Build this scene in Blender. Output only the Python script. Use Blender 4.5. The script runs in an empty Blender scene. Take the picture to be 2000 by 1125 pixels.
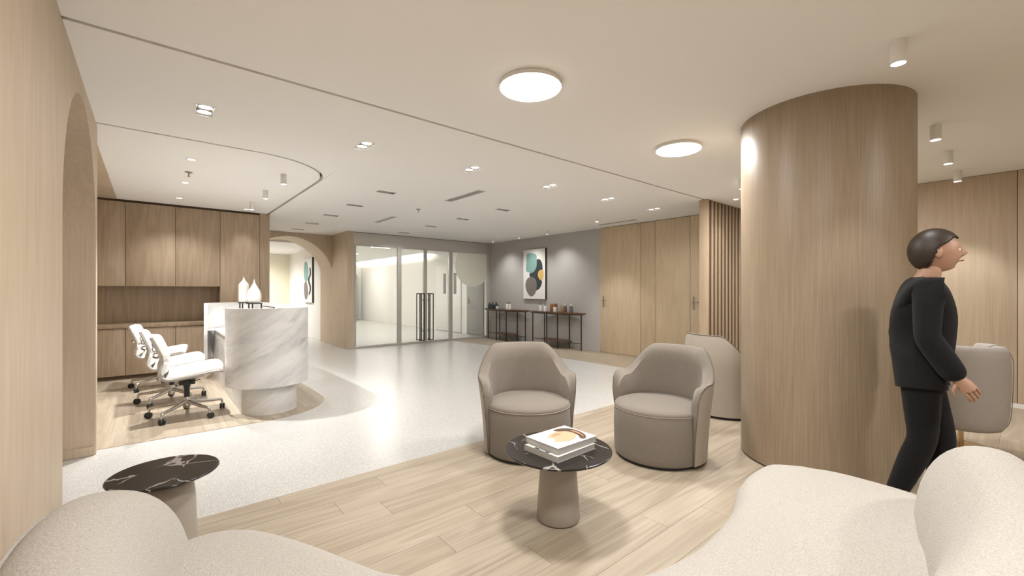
import bpy, bmesh, math, random
from mathutils import Vector, Matrix
random.seed(7)
SC = bpy.context.scene
COL = SC.collection
PI = math.pi
R = math.radians
# ------------------------------------------------------------------ camera, world, exposure
H = 2.705                                   # ceiling height
cam_data = bpy.data.cameras.new('camera')
cam = bpy.data.objects.new('camera', cam_data); COL.objects.link(cam)
cam_data.sensor_fit = 'HORIZONTAL'; cam_data.sensor_width = 36.0
cam_data.lens = 36.0 * 842.0 / 2000.0
cam_data.shift_y = 5.9 / 2000.0
cam_data.clip_start = 0.05; cam_data.clip_end = 100
cam.location = (0, 0, 1.33)
cam.rotation_euler = (R(90), 0, R(-40.0))
SC.camera = cam
world = bpy.data.worlds.new('world'); SC.world = world
world.use_nodes = True
world.node_tree.nodes['Background'].inputs[0].default_value = (1.0, 0.95, 0.9, 1)
world.node_tree.nodes['Background'].inputs[1].default_value = 0.02
SC.view_settings.view_transform = 'Standard'
SC.view_settings.look = 'None'
SC.view_settings.gamma = 1.0
SC.view_settings.use_curve_mapping = False
SC.view_settings.exposure = 0.0
WARM = (1.0, 0.985, 0.965)
K = 1.40                                     # overall lamp level

# ------------------------------------------------------------------ helpers
def tag(o, label=None, cat=None, group=None, kind=None):
    if label: o['label'] = label
    if cat: o['category'] = cat
    if group: o['group'] = group
    if kind: o['kind'] = kind
    return o
def empty(name, loc=(0, 0, 0), rz=0.0, label=None, cat=None, group=None, kind=None):
    o = bpy.data.objects.new(name, None); COL.objects.link(o)
    o.location = loc; o.rotation_euler = (0, 0, rz); o.empty_display_size = .1
    return tag(o, label, cat, group, kind)
def link(name, me, m=None, parent=None, loc=None, rz=0.0, smooth=None):
    o = bpy.data.objects.new(name, me); COL.objects.link(o)
    if m: me.materials.append(m)
    if parent: o.parent = parent
    if loc: o.location = loc
    o.rotation_euler = (0, 0, rz)
    if smooth is not None:
        me.shade_smooth()
        if smooth < 179: me.set_sharp_from_angle(angle=R(smooth))
    return o
def bmo(name, bm, m=None, parent=None, loc=None, rz=0.0, smooth=None):
    bmesh.ops.recalc_face_normals(bm, faces=bm.faces[:])
    me = bpy.data.meshes.new(name); bm.to_mesh(me); bm.free()
    return link(name, me, m, parent, loc, rz, smooth)
def add_box(bm, x0, x1, y0, y1, z0, z1, bev=0.0, seg=2):
    mt = Matrix.Translation(((x0+x1)/2, (y0+y1)/2, (z0+z1)/2)) @ Matrix.Diagonal((x1-x0, y1-y0, z1-z0, 1))
    r = bmesh.ops.create_cube(bm, size=1.0, matrix=mt)
    if bev > 0:
        es = list({e for v in r['verts'] for e in v.link_edges})
        bmesh.ops.bevel(bm, geom=es, offset=bev, segments=seg, profile=0.5, affect='EDGES')
def box(name, x0, x1, y0, y1, z0, z1, m, parent=None, bev=0.0, loc=None, rz=0.0):
    bm = bmesh.new(); add_box(bm, x0, x1, y0, y1, z0, z1, bev)
    return bmo(name, bm, m, parent, loc, rz, 30 if bev else None)
def add_lathe(bm, prof, seg=48, c=(0, 0, 0)):
    rings = []
    for r, z in prof:
        if r < 1e-6: rings.append([bm.verts.new((c[0], c[1], c[2]+z))])
        else: rings.append([bm.verts.new((c[0]+r*math.cos(2*PI*i/seg), c[1]+r*math.sin(2*PI*i/seg), c[2]+z)) for i in range(seg)])
    for a, b in zip(rings[:-1], rings[1:]):
        for i in range(seg):
            j = (i+1) % seg
            if len(a) == 1 and len(b) == 1: continue
            if len(a) == 1: bm.faces.new((a[0], b[i], b[j]))
            elif len(b) == 1: bm.faces.new((a[i], b[0], a[j]))
            else: bm.faces.new((a[i], b[i], b[j], a[j]))
def lathe(name, prof, m, parent=None, seg=48, c=(0, 0, 0), loc=None, smooth=35):
    bm = bmesh.new(); add_lathe(bm, prof, seg, c)
    return bmo(name, bm, m, parent, loc, 0, smooth)
def add_prism(bm, pts, z0, z1, ax='Z'):
    def P(p, h):
        return {'Z': (p[0], p[1], h), 'X': (h, p[0], p[1]), 'Y': (p[0], h, p[1])}[ax]
    a = [bm.verts.new(P(p, z0)) for p in pts]; b = [bm.verts.new(P(p, z1)) for p in pts]
    n = len(pts)
    f1 = bm.faces.new(a); f2 = bm.faces.new(b)
    for i in range(n):
        j = (i+1) % n; bm.faces.new((a[i], a[j], b[j], b[i]))
    if n > 4:
        bm.normal_update(); bmesh.ops.triangulate(bm, faces=[f1, f2], ngon_method='EAR_CLIP')
def prism(name, pts, z0, z1, m, parent=None, ax='Z', loc=None, rz=0.0, smooth=None):
    bm = bmesh.new(); add_prism(bm, pts, z0, z1, ax)
    return bmo(name, bm, m, parent, loc, rz, smooth)
def add_tube(bm, pts, r, seg=10, caps=True):
    pts = [Vector(p) for p in pts]; n = len(pts)
    rs = r if isinstance(r, (list, tuple)) else [r]*n
    rings = []; up = None
    for i, p in enumerate(pts):
        d = (pts[min(i+1, n-1)] - pts[max(i-1, 0)]).normalized()
        if up is None:
            up = Vector((0, 0, 1)) if abs(d.z) < .9 else Vector((1, 0, 0))
        x = up - d*up.dot(d)
        if x.length < 1e-4: x = d.orthogonal()
        x.normalize(); y = d.cross(x); up = x
        rings.append([bm.verts.new(p + rs[i]*(x*math.cos(2*PI*k/seg) + y*math.sin(2*PI*k/seg))) for k in range(seg)])
    for a, b in zip(rings[:-1], rings[1:]):
        for k in range(seg):
            l = (k+1) % seg; bm.faces.new((a[k], a[l], b[l], b[k]))
    if caps:
        bm.faces.new(rings[0][::-1]); bm.faces.new(rings[-1])
def tube(name, pts, r, m, parent=None, seg=10, smooth=40):
    bm = bmesh.new(); add_tube(bm, pts, r, seg)
    return bmo(name, bm, m, parent, None, 0, smooth)
def spline(pts, n=8, closed=False):
    """Catmull-Rom through points of any dimension."""
    P = [Vector(p) for p in pts]; N = len(P); out = []
    rng = range(N) if closed else range(N-1)
    for i in rng:
        g = (lambda k: P[k % N]) if closed else (lambda k: P[max(0, min(N-1, k))])
        p0, p1, p2, p3 = g(i-1), g(i), g(i+1), g(i+2)
        for k in range(n):
            t = k/n
            out.append(.5*((2*p1) + (p2-p0)*t + (2*p0-5*p1+4*p2-p3)*t*t + (3*p1-p0-3*p2+p3)*t*t*t))
    if not closed: out.append(P[-1])
    return out
def arc(cx, cy, r, a0, a1, n):
    return [(cx + r*math.cos(R(a0+(a1-a0)*i/n)), cy + r*math.sin(R(a0+(a1-a0)*i/n))) for i in range(n+1)]
def copy_tree(o, parent=None):
    c = o.copy(); COL.objects.link(c)
    if parent: c.parent = parent
    for ch in list(o.children): copy_tree(ch, c)
    return c

# ------------------------------------------------------------------ materials
MATS = {}
def new_mat(name):
    m = bpy.data.materials.new(name); m.use_nodes = True
    nt = m.node_tree; b = nt.nodes['Principled BSDF']
    MATS[name] = m
    return m, nt, b
def plain(name, col, rough=.5, metal=0.0, spec=.5, emit=None, es=0.0, bump=0.0, bscale=200):
    m, nt, b = new_mat(name)
    b.inputs['Base Color'].default_value = (*col, 1); b.inputs['Roughness'].default_value = rough
    b.inputs['Metallic'].default_value = metal; b.inputs['Specular IOR Level'].default_value = spec
    if emit:
        b.inputs['Emission Color'].default_value = (*emit, 1); b.inputs['Emission Strength'].default_value = es
    n = nt.nodes.new('ShaderNodeTexNoise'); n.inputs['Scale'].default_value = bscale; n.inputs['Detail'].default_value = 3
    tc = nt.nodes.new('ShaderNodeTexCoord'); nt.links.new(tc.outputs['Object'], n.inputs['Vector'])
    mx = nt.nodes.new('ShaderNodeMapRange'); mx.inputs['To Min'].default_value = max(0, rough-.04); mx.inputs['To Max'].default_value = min(1, rough+.04)
    nt.links.new(n.outputs['Fac'], mx.inputs['Value']); nt.links.new(mx.outputs[0], b.inputs['Roughness'])
    if bump:
        bp = nt.nodes.new('ShaderNodeBump'); bp.inputs['Strength'].default_value = bump; bp.inputs['Distance'].default_value = .002
        nt.links.new(n.outputs['Fac'], bp.inputs['Height']); nt.links.new(bp.outputs[0], b.inputs['Normal'])
    return m
def wood(name, light, dark, axis='Z', rough=.5, fine=1.0, per_object=0.0, cath=.35, bump=.12):
    """oak: fine streaks along one axis, broad cathedral figure, optional tone change by object"""
    m, nt, b = new_mat(name); L = nt.links.new
    tc = nt.nodes.new('ShaderNodeTexCoord')
    vec = tc.outputs['Object']
    oi = nt.nodes.new('ShaderNodeObjectInfo')
    if per_object:
        ad = nt.nodes.new('ShaderNodeVectorMath'); ad.operation = 'MULTIPLY_ADD'
        cb = nt.nodes.new('ShaderNodeCombineXYZ')
        for i in range(3): L(oi.outputs['Random'], cb.inputs[i])
        L(cb.outputs[0], ad.inputs[0]); ad.inputs[1].default_value = (17.3, 31.7, 11.1); L(vec, ad.inputs[2]); vec = ad.outputs[0]
    def mapped(a, c):
        mp = nt.nodes.new('ShaderNodeMapping'); L(vec, mp.inputs['Vector'])
        s = [c, c, c]; s['XYZ'.index(axis)] = a; mp.inputs['Scale'].default_value = s
        return mp.outputs[0]
    n1 = nt.nodes.new('ShaderNodeTexNoise'); L(mapped(1.6*fine, 90*fine), n1.inputs['Vector']); n1.inputs['Scale'].default_value = 1; n1.inputs['Detail'].default_value = 4; n1.inputs['Roughness'].default_value = .65
    n2 = nt.nodes.new('ShaderNodeTexNoise'); L(mapped(.55, 5.5), n2.inputs['Vector']); n2.inputs['Scale'].default_value = 1; n2.inputs['Detail'].default_value = 2; n2.inputs['Distortion'].default_value = .6
    wv = nt.nodes.new('ShaderNodeMath'); wv.operation = 'MULTIPLY'; L(n2.outputs['Fac'], wv.inputs[0]); wv.inputs[1].default_value = 34.0
    sn = nt.nodes.new('ShaderNodeMath'); sn.operation = 'SINE'; L(wv.outputs[0], sn.inputs[0])
    m1 = nt.nodes.new('ShaderNodeMath'); m1.operation = 'MULTIPLY_ADD'; L(sn.outputs[0], m1.inputs[0]); m1.inputs[1].default_value = .5*cath; L(n1.outputs['Fac'], m1.inputs[2])
    n3 = nt.nodes.new('ShaderNodeTexNoise'); L(mapped(.35, 2.2), n3.inputs['Vector']); n3.inputs['Scale'].default_value = 1; n3.inputs['Detail'].default_value = 1
    m2 = nt.nodes.new('ShaderNodeMath'); m2.operation = 'MULTIPLY_ADD'; L(n3.outputs['Fac'], m2.inputs[0]); m2.inputs[1].default_value = .35; L(m1.outputs[0], m2.inputs[2])
    last = m2.outputs[0]
    if per_object:
        m3 = nt.nodes.new('ShaderNodeMath'); m3.operation = 'MULTIPLY_ADD'; L(oi.outputs['Random'], m3.inputs[0]); m3.inputs[1].default_value = per_object; L(last, m3.inputs[2]); last = m3.outputs[0]
    rp = nt.nodes.new('ShaderNodeValToRGB'); L(last, rp.inputs[0])
    rp.color_ramp.elements[0].position = .38; rp.color_ramp.elements[0].color = (*light, 1)
    rp.color_ramp.elements[1].position = 1.0 + per_object; rp.color_ramp.elements[1].color = (*dark, 1)
    if rp.color_ramp.elements[1].position > 1: rp.color_ramp.elements[1].position = 1.0
    L(rp.outputs[0], b.inputs['Base Color'])
    b.inputs['Roughness'].default_value = rough
    bp = nt.nodes.new('ShaderNodeBump'); bp.inputs['Strength'].default_value = bump; bp.inputs['Distance'].default_value = .002
    L(n1.outputs['Fac'], bp.inputs['Height']); L(bp.outputs[0], b.inputs['Normal'])
    return m
def fabric(name, col, scale=420, spread=.12, bump=.35, rough=.95, sheen=.15):
    m, nt, b = new_mat(name); L = nt.links.new
    tc = nt.nodes.new('ShaderNodeTexCoord')
    n = nt.nodes.new('ShaderNodeTexNoise'); L(tc.outputs['Object'], n.inputs['Vector']); n.inputs['Scale'].default_value = scale; n.inputs['Detail'].default_value = 3
    v = nt.nodes.new('ShaderNodeTexVoronoi'); L(tc.outputs['Object'], v.inputs['Vector']); v.inputs['Scale'].default_value = scale*.8
    rp = nt.nodes.new('ShaderNodeValToRGB'); L(n.outputs['Fac'], rp.inputs[0])
    rp.color_ramp.elements[0].position = .3; rp.color_ramp.elements[0].color = (*[c*(1-spread*2) for c in col], 1)
    rp.color_ramp.elements[1].position = .7; rp.color_ramp.elements[1].color = (*[min(1, c*(1+spread)) for c in col], 1)
    L(rp.outputs[0], b.inputs['Base Color']); b.inputs['Roughness'].default_value = rough
    b.inputs['Specular IOR Level'].default_value = .2
    b.inputs['Sheen Weight'].default_value = sheen; b.inputs['Sheen Roughness'].default_value = .5
    mx = nt.nodes.new('ShaderNodeMath'); mx.operation = 'ADD'; L(n.outputs['Fac'], mx.inputs[0]); L(v.outputs['Distance'], mx.inputs[1])
    bp = nt.nodes.new('ShaderNodeBump'); bp.inputs['Strength'].default_value = bump; bp.inputs['Distance'].default_value = .003
    L(mx.outputs[0], bp.inputs['Height']); L(bp.outputs[0], b.inputs['Normal'])
    return m
def marble_white(name):
    """white stone, soft grey clouds and fine streaks all climbing one way"""
    m, nt, b = new_mat(name); L = nt.links.new
    tc = nt.nodes.new('ShaderNodeTexCoord')
    def noise(scale, rot, detail, dist, off=0):
        r = nt.nodes.new('ShaderNodeMapping'); r.vector_type = 'POINT'; L(tc.outputs['Object'], r.inputs['Vector']); r.inputs['Rotation'].default_value = rot; r.inputs['Location'].default_value = (off, off, off)
        s = nt.nodes.new('ShaderNodeVectorMath'); s.operation = 'MULTIPLY'; L(r.outputs[0], s.inputs[0]); s.inputs[1].default_value = scale
        n = nt.nodes.new('ShaderNodeTexNoise'); L(s.outputs[0], n.inputs['Vector']); n.inputs['Scale'].default_value = 1; n.inputs['Detail'].default_value = detail; n.inputs['Distortion'].default_value = dist; n.inputs['Roughness'].default_value = .6
        return n.outputs['Fac']
    rot = (0, R(33), R(20))
    cloud = noise((1.3, 2.5, 7), rot, 5, .25)
    rp = nt.nodes.new('ShaderNodeValToRGB'); L(cloud, rp.inputs[0]); cr = rp.color_ramp
    cr.elements[0].position = .28; cr.elements[0].color = (.52, .515, .51, 1)
    cr.elements[1].position = .60; cr.elements[1].color = (.75, .74, .725, 1)
    vein = noise((1.6, 3.0, 13), rot, 7, .35, 3.1)
    rv = nt.nodes.new('ShaderNodeValToRGB'); L(vein, rv.inputs[0]); cv = rv.color_ramp
    cv.elements[0].position = .36; cv.elements[0].color = (1, 1, 1, 1)
    cv.elements[1].position = .43; cv.elements[1].color = (0, 0, 0, 1)
    mask = noise((1.5, 1.5, 2.2), rot, 2, 0, 7.7)
    mr = nt.nodes.new('ShaderNodeMapRange'); L(mask, mr.inputs['Value']); mr.inputs['From Min'].default_value = .40; mr.inputs['From Max'].default_value = .62; mr.inputs['To Max'].default_value = .85
    mu = nt.nodes.new('ShaderNodeMath'); mu.operation = 'MULTIPLY'; L(rv.outputs[0], mu.inputs[0]); L(mr.outputs[0], mu.inputs[1])
    mx = nt.nodes.new('ShaderNodeMix'); mx.data_type = 'RGBA'
    L(mu.outputs[0], mx.inputs['Factor']); L(rp.outputs[0], mx.inputs['A']); mx.inputs['B'].default_value = (.36, .355, .36, 1)
    L(mx.outputs['Result'], b.inputs['Base Color']); b.inputs['Roughness'].default_value = .32
    return m
def marble_black(name):
    m, nt, b = new_mat(name); L = nt.links.new
    tc = nt.nodes.new('ShaderNodeTexCoord')
    n = nt.nodes.new('ShaderNodeTexNoise'); L(tc.outputs['Object'], n.inputs['Vector']); n.inputs['Scale'].default_value = 5; n.inputs['Detail'].default_value = 4
    ad = nt.nodes.new('ShaderNodeMix'); ad.data_type = 'VECTOR'; ad.inputs['Factor'].default_value = .12
    L(tc.outputs['Object'], ad.inputs['A']); L(n.outputs['Color'], ad.inputs['B'])
    v = nt.nodes.new('ShaderNodeTexVoronoi'); v.feature = 'DISTANCE_TO_EDGE'; L(ad.outputs['Result'], v.inputs['Vector']); v.inputs['Scale'].default_value = 7
    n2 = nt.nodes.new('ShaderNodeTexNoise'); L(tc.outputs['Object'], n2.inputs['Vector']); n2.inputs['Scale'].default_value = 6
    mr = nt.nodes.new('ShaderNodeMapRange'); L(n2.outputs['Fac'], mr.inputs['Value']); mr.inputs['From Min'].default_value = .46; mr.inputs['From Max'].default_value = .74; mr.inputs['To Max'].default_value = .06
    lt = nt.nodes.new('ShaderNodeMath'); lt.operation = 'LESS_THAN'; L(v.outputs['Distance'], lt.inputs[0]); L(mr.outputs[0], lt.inputs[1])
    mx = nt.nodes.new('ShaderNodeMix'); mx.data_type = 'RGBA'; L(lt.outputs[0], mx.inputs['Factor'])
    mx.inputs['A'].default_value = (.022, .018, .016, 1); mx.inputs['B'].default_value = (.30, .28, .26, 1)
    L(mx.outputs['Result'], b.inputs['Base Color']); b.inputs['Roughness'].default_value = .18; b.inputs['Specular IOR Level'].default_value = .28
    return m
def terrazzo(name):
    m, nt, b = new_mat(name); L = nt.links.new
    tc = nt.nodes.new('ShaderNodeTexCoord')
    last = None
    base = (.55, .54, .52)
    prev = None
    for k, (sc, thr, colr) in enumerate(((52, .20, (.78, .77, .75)), (55, .17, (.33, .305, .28)), (34, .16, (.70, .68, .65)))):
        mp = nt.nodes.new('ShaderNodeMapping'); L(tc.outputs['Object'], mp.inputs['Vector']); mp.inputs['Location'].default_value = (k*3.3, k*1.7, 0)
        mp.inputs['Rotation'].default_value = (0, 0, k*.7)
        v = nt.nodes.new('ShaderNodeTexVoronoi'); v.voronoi_dimensions = '2D'; L(mp.outputs[0], v.inputs['Vector']); v.inputs['Scale'].default_value = sc
        sp = nt.nodes.new('ShaderNodeSeparateColor'); L(v.outputs['Color'], sp.inputs[0])
        ml = nt.nodes.new('ShaderNodeMath'); ml.operation = 'MULTIPLY'; L(sp.outputs[0], ml.inputs[0]); ml.inputs[1].default_value = thr*2
        lt = nt.nodes.new('ShaderNodeMath'); lt.operation = 'LESS_THAN'; L(v.outputs['Distance'], lt.inputs[0]); L(ml.outputs[0], lt.inputs[1])
        sg = nt.nodes.new('ShaderNodeMath'); sg.operation = 'MULTIPLY'; L(lt.outputs[0], sg.inputs[0]); sg.inputs[1].default_value = (.45, .28, .32)[k]
        mx = nt.nodes.new('ShaderNodeMix'); mx.data_type = 'RGBA'; L(sg.outputs[0], mx.inputs['Factor'])
        if prev is None: mx.inputs['A'].default_value = (*base, 1)
        else: L(prev, mx.inputs['A'])
        mx.inputs['B'].default_value = (*colr, 1); prev = mx.outputs['Result']
    L(prev, b.inputs['Base Color']); b.inputs['Roughness'].default_value = .26
    return m
def glass(name, tint=(.97, .985, .98)):
    m, nt, b = new_mat(name); L = nt.links.new
    nt.nodes.remove(b); out = nt.nodes['Material Output']
    tr = nt.nodes.new('ShaderNodeBsdfTransparent'); tr.inputs[0].default_value = (*tint, 1)
    gl = nt.nodes.new('ShaderNodeBsdfGlossy'); gl.inputs['Roughness'].default_value = .0
    fr = nt.nodes.new('ShaderNodeFresnel'); fr.inputs[0].default_value = 1.45
    mx = nt.nodes.new('ShaderNodeMixShader'); L(fr.outputs[0], mx.inputs[0]); L(tr.outputs[0], mx.inputs[1]); L(gl.outputs[0], mx.inputs[2])
    L(mx.outputs[0], out.inputs['Surface'])
    return m
def frosted(name):
    m, nt, b = new_mat(name); L = nt.links.new
    nt.nodes.remove(b); out = nt.nodes['Material Output']
    tr = nt.nodes.new('ShaderNodeBsdfTransparent'); tl = nt.nodes.new('ShaderNodeBsdfTranslucent'); df = nt.nodes.new('ShaderNodeBsdfDiffuse')
    tl.inputs[0].default_value = (.95, .94, .9, 1); df.inputs[0].default_value = (.92, .91, .88, 1)
    a = nt.nodes.new('ShaderNodeMixShader'); a.inputs[0].default_value = .25; L(tl.outputs[0], a.inputs[1]); L(df.outputs[0], a.inputs[2])
    c = nt.nodes.new('ShaderNodeMixShader'); c.inputs[0].default_value = .93; L(tr.outputs[0], c.inputs[1]); L(a.outputs[0], c.inputs[2])
    L(c.outputs[0], out.inputs['Surface'])
    return m
def emissive(name, col, s):
    m, nt, b = new_mat(name)
    b.inputs['Base Color'].default_value = (.9, .9, .9, 1)
    b.inputs['Emission Color'].default_value = (*col, 1); b.inputs['Emission Strength'].default_value = s
    return m

M_CEIL = plain('painted_plaster_white', (.92, .91, .89), .85, bscale=60)
M_GREYW = plain('grey_plaster', (.46, .445, .425), .8, bump=.05, bscale=40)
M_WHITEW = plain('white_plaster', (.82, .80, .76), .8, bscale=40)
M_CREAM = plain('cream_panel', (.80, .76, .60), .7, bscale=40)
M_GAP = plain('dark_gap', (.10, .085, .07), .9)
M_WALLWOOD = wood('oak_wall_veneer', (.63, .515, .385), (.485, .385, .275), 'Z', .5, 1.0, 0, .16)
M_COLWOOD = wood('oak_column_veneer', (.385, .30, .21), (.24, .18, .12), 'Z', .42, 1.3, 0, .06)
M_CABWOOD = wood('oak_cabinet_veneer', (.47, .365, .26), (.33, .245, .165), 'Z', .5, 1.0, .12, .22)
M_DOORWOOD = wood('oak_door_veneer', (.70, .565, .395), (.55, .425, .28), 'Z', .5, 1.0, .10, .18)
M_PLANKX = wood('oak_floor_plank_long', (.475, .41, .318), (.35, .285, .21), 'X', .45, .6, .25, .3)
M_SLAT = wood('oak_slat', (.53, .41, .285), (.40, .30, .20), 'Z', .5, 1.0, .1, .1)
M_WALNUT = wood('walnut_top', (.17, .085, .045), (.06, .028, .015), 'Y', .35, 1.0, .1, .3)
M_SLATBACK = plain('dark_wood_seam_shade', (.11, .072, .043), .7)  # door seam and recess shade put into the colour; also backs the slats
M_TERR = terrazzo('pale_terrazzo')
M_MARBLE = marble_white('white_veined_marble')
M_BLKMARBLE = marble_black('black_veined_marble')
M_TAUPE = fabric('taupe_wool', (.235, .205, .172))
M_TAUPE2 = fabric('lamp_paled_shell', (.38, .335, .28), 300, .04, .1, .6)  # paler than the taupe wool: lamp light put into the shell colour
M_CREAMF = fabric('cream_boucle', (.47, .44, .398), 210, .10, .5)
M_TUBF = fabric('grey_wool', (.42, .385, .35), 350, .1, .3)
M_TABLEBASE = plain('stone_grey_lacquer', (.36, .32, .275), .45)
M_WHITELEATHER = plain('white_leather', (.80, .78, .74), .42, bump=.15, bscale=260)
M_CHROME = plain('polished_aluminium', (.62, .61, .60), .22, 1.0)
M_SATIN = plain('satin_metal', (.40, .385, .36), .35, 1.0)
M_FRAME = plain('bronze_grey_frame', (.60, .58, .54), .38, .2)
M_BLACK = plain('black_metal', (.018, .016, .015), .4)
M_BLACKP = plain('black_plastic', (.02, .02, .02), .5)
M_WHITEP = plain('white_lacquer', (.82, .80, .77), .45)
M_CERAMIC = plain('white_ceramic', (.80, .78, .74), .35)
M_VENT = plain('grey_grille', (.42, .40, .38), .5)
M_HOUSE = plain('dark_lamp_housing', (.10, .095, .09), .6)
M_GLASS = glass('clear_glass')
M_FROST = frosted('frosted_film')
M_LAMP = emissive('lamp_lens', (1.0, .95, .88), 14)
M_DISC = emissive('opal_diffuser', (1.0, .93, .83), 14)
M_LENS = emissive('spot_lens', (1.0, .92, .80), 6)
M_BRASS = plain('brass', (.62, .47, .28), .25, 1.0)
# ------------------------------------------------------------------ room shell
XL, XR, YB, YG, YC, YS = -.34, 7.55, -2.8, 10.0, 8.71, 3.11
def struct(o, label, cat): return tag(o, label, cat, kind='structure')
floor = struct(box('floor', -2.2, 8.6, YB-.2, 21.0, -.15, -.003, M_TERR), 'pale grey terrazzo floor with fine stone chips', 'floor')

def clip(poly, a, b):
    """keep the part of a polygon on the left of a->b"""
    out = []
    def side(p): return (b[0]-a[0])*(p[1]-a[1]) - (b[1]-a[1])*(p[0]-a[0])
    for i, p in enumerate(poly):
        q = poly[(i+1) % len(poly)]; sp, sq = side(p), side(q)
        if sp >= 0: out.append(p)
        if (sp >= 0) != (sq >= 0):
            t = sp/(sp-sq); out.append((p[0]+(q[0]-p[0])*t, p[1]+(q[1]-p[1])*t))
    return out
def area(p): return .5*sum(p[i][0]*p[(i+1) % len(p)][1]-p[(i+1) % len(p)][0]*p[i][1] for i in range(len(p)))
def plank(poly, along):
    if len(poly) < 3 or abs(area(poly)) < .004: return
    cx = sum(p[0] for p in poly)/len(poly); cy = sum(p[1] for p in poly)/len(poly)
    if along == 'X': loc = [(p[0]-cx, p[1]-cy) for p in poly]; rz = 0
    else: loc = [((p[1]-cy), -(p[0]-cx)) for p in poly]; rz = PI/2
    o = prism('plank', loc, -.0022, 0.0, M_PLANKX, floor, loc=(cx, cy, 0), rz=rz)
def plank_rows(region, x0, x1, y0, y1, along, w, first, joints, seed, lmin=1.25, lmax=1.9):
    """rows of boards clipped to a convex counter-clockwise region"""
    rnd = random.Random(seed); g = .0009
    a0, a1, b0, b1 = (x0, x1, y0, y1) if along == 'X' else (y0, y1, x0, x1)
    b = first
    while b > b0: b -= w
    k = 0
    while b < b1:
        cuts = [a0]; fixed = joints.get(round(b, 2))
        a = a0 + rnd.uniform(.3, lmax)
        if fixed is not None:
            a = fixed
            while a - lmin > a0 + .3: a -= rnd.uniform(lmin, lmax)
        while a < a1 - .15:
            cuts.append(a)
            nx = a + rnd.uniform(lmin, lmax)
            if fixed is not None and a < fixed - .01 and nx > fixed - .3: nx = fixed
            a = nx
        cuts.append(a1)
        for s, e in zip(cuts[:-1], cuts[1:]):
            lo, hi = max(b, b0)+g, min(b+w, b1)-g
            if hi - lo < .01: continue
            r = [(s+g, lo), (e-g, lo), (e-g, hi), (s+g, hi)]
            if along == 'Y': r = [(q[1], q[0]) for q in r][::-1]
            for i in range(len(region)): 
                r = clip(r, region[i], region[(i+1) % len(region)])
                if not r: break
            if r: plank(r, along)
        b += w; k += 1
def rect(x0, x1, y0, y1): return [(x0, y0), (x1, y0), (x1, y1), (x0, y1)]
M_SUB = plain('plank_joint_shadow_line', (.30, .22, .14), .9)
LOUNGE = rect(XL, XR, YB, YS)
RECEP = [(-1.6, 5.0)] + arc(.88, 5.8, .8, -90, 0, 16) + [(1.68, YC+.02), (-1.6, YC+.02)]
STRIP = rect(6.3, XR, YS+.001, YG)
for reg in (LOUNGE, RECEP, STRIP): prism('subfloor', reg, -.0045, -.0023, M_SUB, floor)
plank_rows(LOUNGE, XL, XR, YB, YS, 'X', .19, 2.62, {2.62: .885, 2.81: 1.235, 2.43: 1.11, 2.05: 1.5}, 3)
plank_rows(RECEP, -1.6, 1.68, 5.0, YC, 'Y', .19, .02, {}, 5)
plank_rows(STRIP, 6.3, XR, YS, YG, 'Y', .19, 6.3, {}, 9)

# --- ceiling: three fields divided by shadow gaps, openings left for the recessed lamps
def field(bm, x0, x1, y0, y1, holes, z):
    xs = sorted({x0, x1} | {h[0] for h in holes} | {h[1] for h in holes}); ys = sorted({y0, y1} | {h[2] for h in holes} | {h[3] for h in holes})
    xs = [x for x in xs if x0 <= x <= x1]; ys = [y for y in ys if y0 <= y <= y1]
    V = {}
    def v(i, j):
        if (i, j) not in V: V[i, j] = bm.verts.new((xs[i], ys[j], z))
        return V[i, j]
    for i in range(len(xs)-1):
        for j in range(len(ys)-1):
            cx, cy = (xs[i]+xs[i+1])/2, (ys[j]+ys[j+1])/2
            if any(h[0] < cx < h[1] and h[2] < cy < h[3] for h in holes): continue
            bm.faces.new((v(i, j), v(i, j+1), v(i+1, j+1), v(i+1, j)))
ROW1 = [(.32 + 1.236*i, 4.03) for i in range(6)]
COLS = [(2.52, y) for y in (5.73, 6.93, 8.13, 9.33, 10.45)] + [(4.58, y) for y in (5.70, 6.92, 8.14, 9.42)]
holes = [(x-.065, x+.065, y-.125, y+.125) for x, y in ROW1] + [(x-.125, x+.125, y-.055, y+.055) for x, y in COLS]
VENTS = [(3.41, 3.55, 4.78, 5.69), (3.40, 3.52, 7.48, 8.37), (7.09, 7.22, 4.81, 5.73)]
holes += VENTS
def ceil_obj(bm, label):
    geo = bmesh.ops.extrude_face_region(bm, geom=bm.faces[:])
    bmesh.ops.translate(bm, verts=[g for g in geo['geom'] if isinstance(g, bmesh.types.BMVert)], vec=(0, 0, .055))
    return struct(bmo('ceiling', bm, M_CEIL), label, 'ceiling')
bm = bmesh.new(); field(bm, XL, XR, YB, YS-.016, [], H)
ceil_obj(bm, 'white plaster ceiling over the lounge carrying the round disc lamps')
bm = bmesh.new()
field(bm, XL, 1.635, YS+.016, 4.865, holes, H); field(bm, 1.635, XR, YS+.016, YG+.06, holes, H); field(bm, 1.635, 3.45, YG+.06, 11.04, holes, H)
cr = arc(.81, 5.685, .82, -90, 0, 20)
vs = [bm.verts.new((p[0], p[1], H)) for p in cr]; c0 = bm.verts.new((1.635, 4.865, H))
for i in range(20): bm.faces.new((vs[i], vs[i+1], c0))
ceil_obj(bm, 'white plaster ceiling over the terrazzo hall with recessed lamps and grilles')
bm = bmesh.new()
pts = [(-.38, 4.898)] + arc(.81, 5.685, .787, -90, 0, 20) + [(1.597, YC), (-.38, YC)]
bm.faces.new([bm.verts.new((p[0], p[1], H)) for p in pts])
ceil_obj(bm, 'white plaster ceiling with one rounded corner above the reception')
struct(box('trim_1', -2.0, 8.4, YB, 11.0, H+.056, H+.08, M_GAP), 'dark backing seen in the thin ceiling shadow gaps', 'trim')

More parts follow.
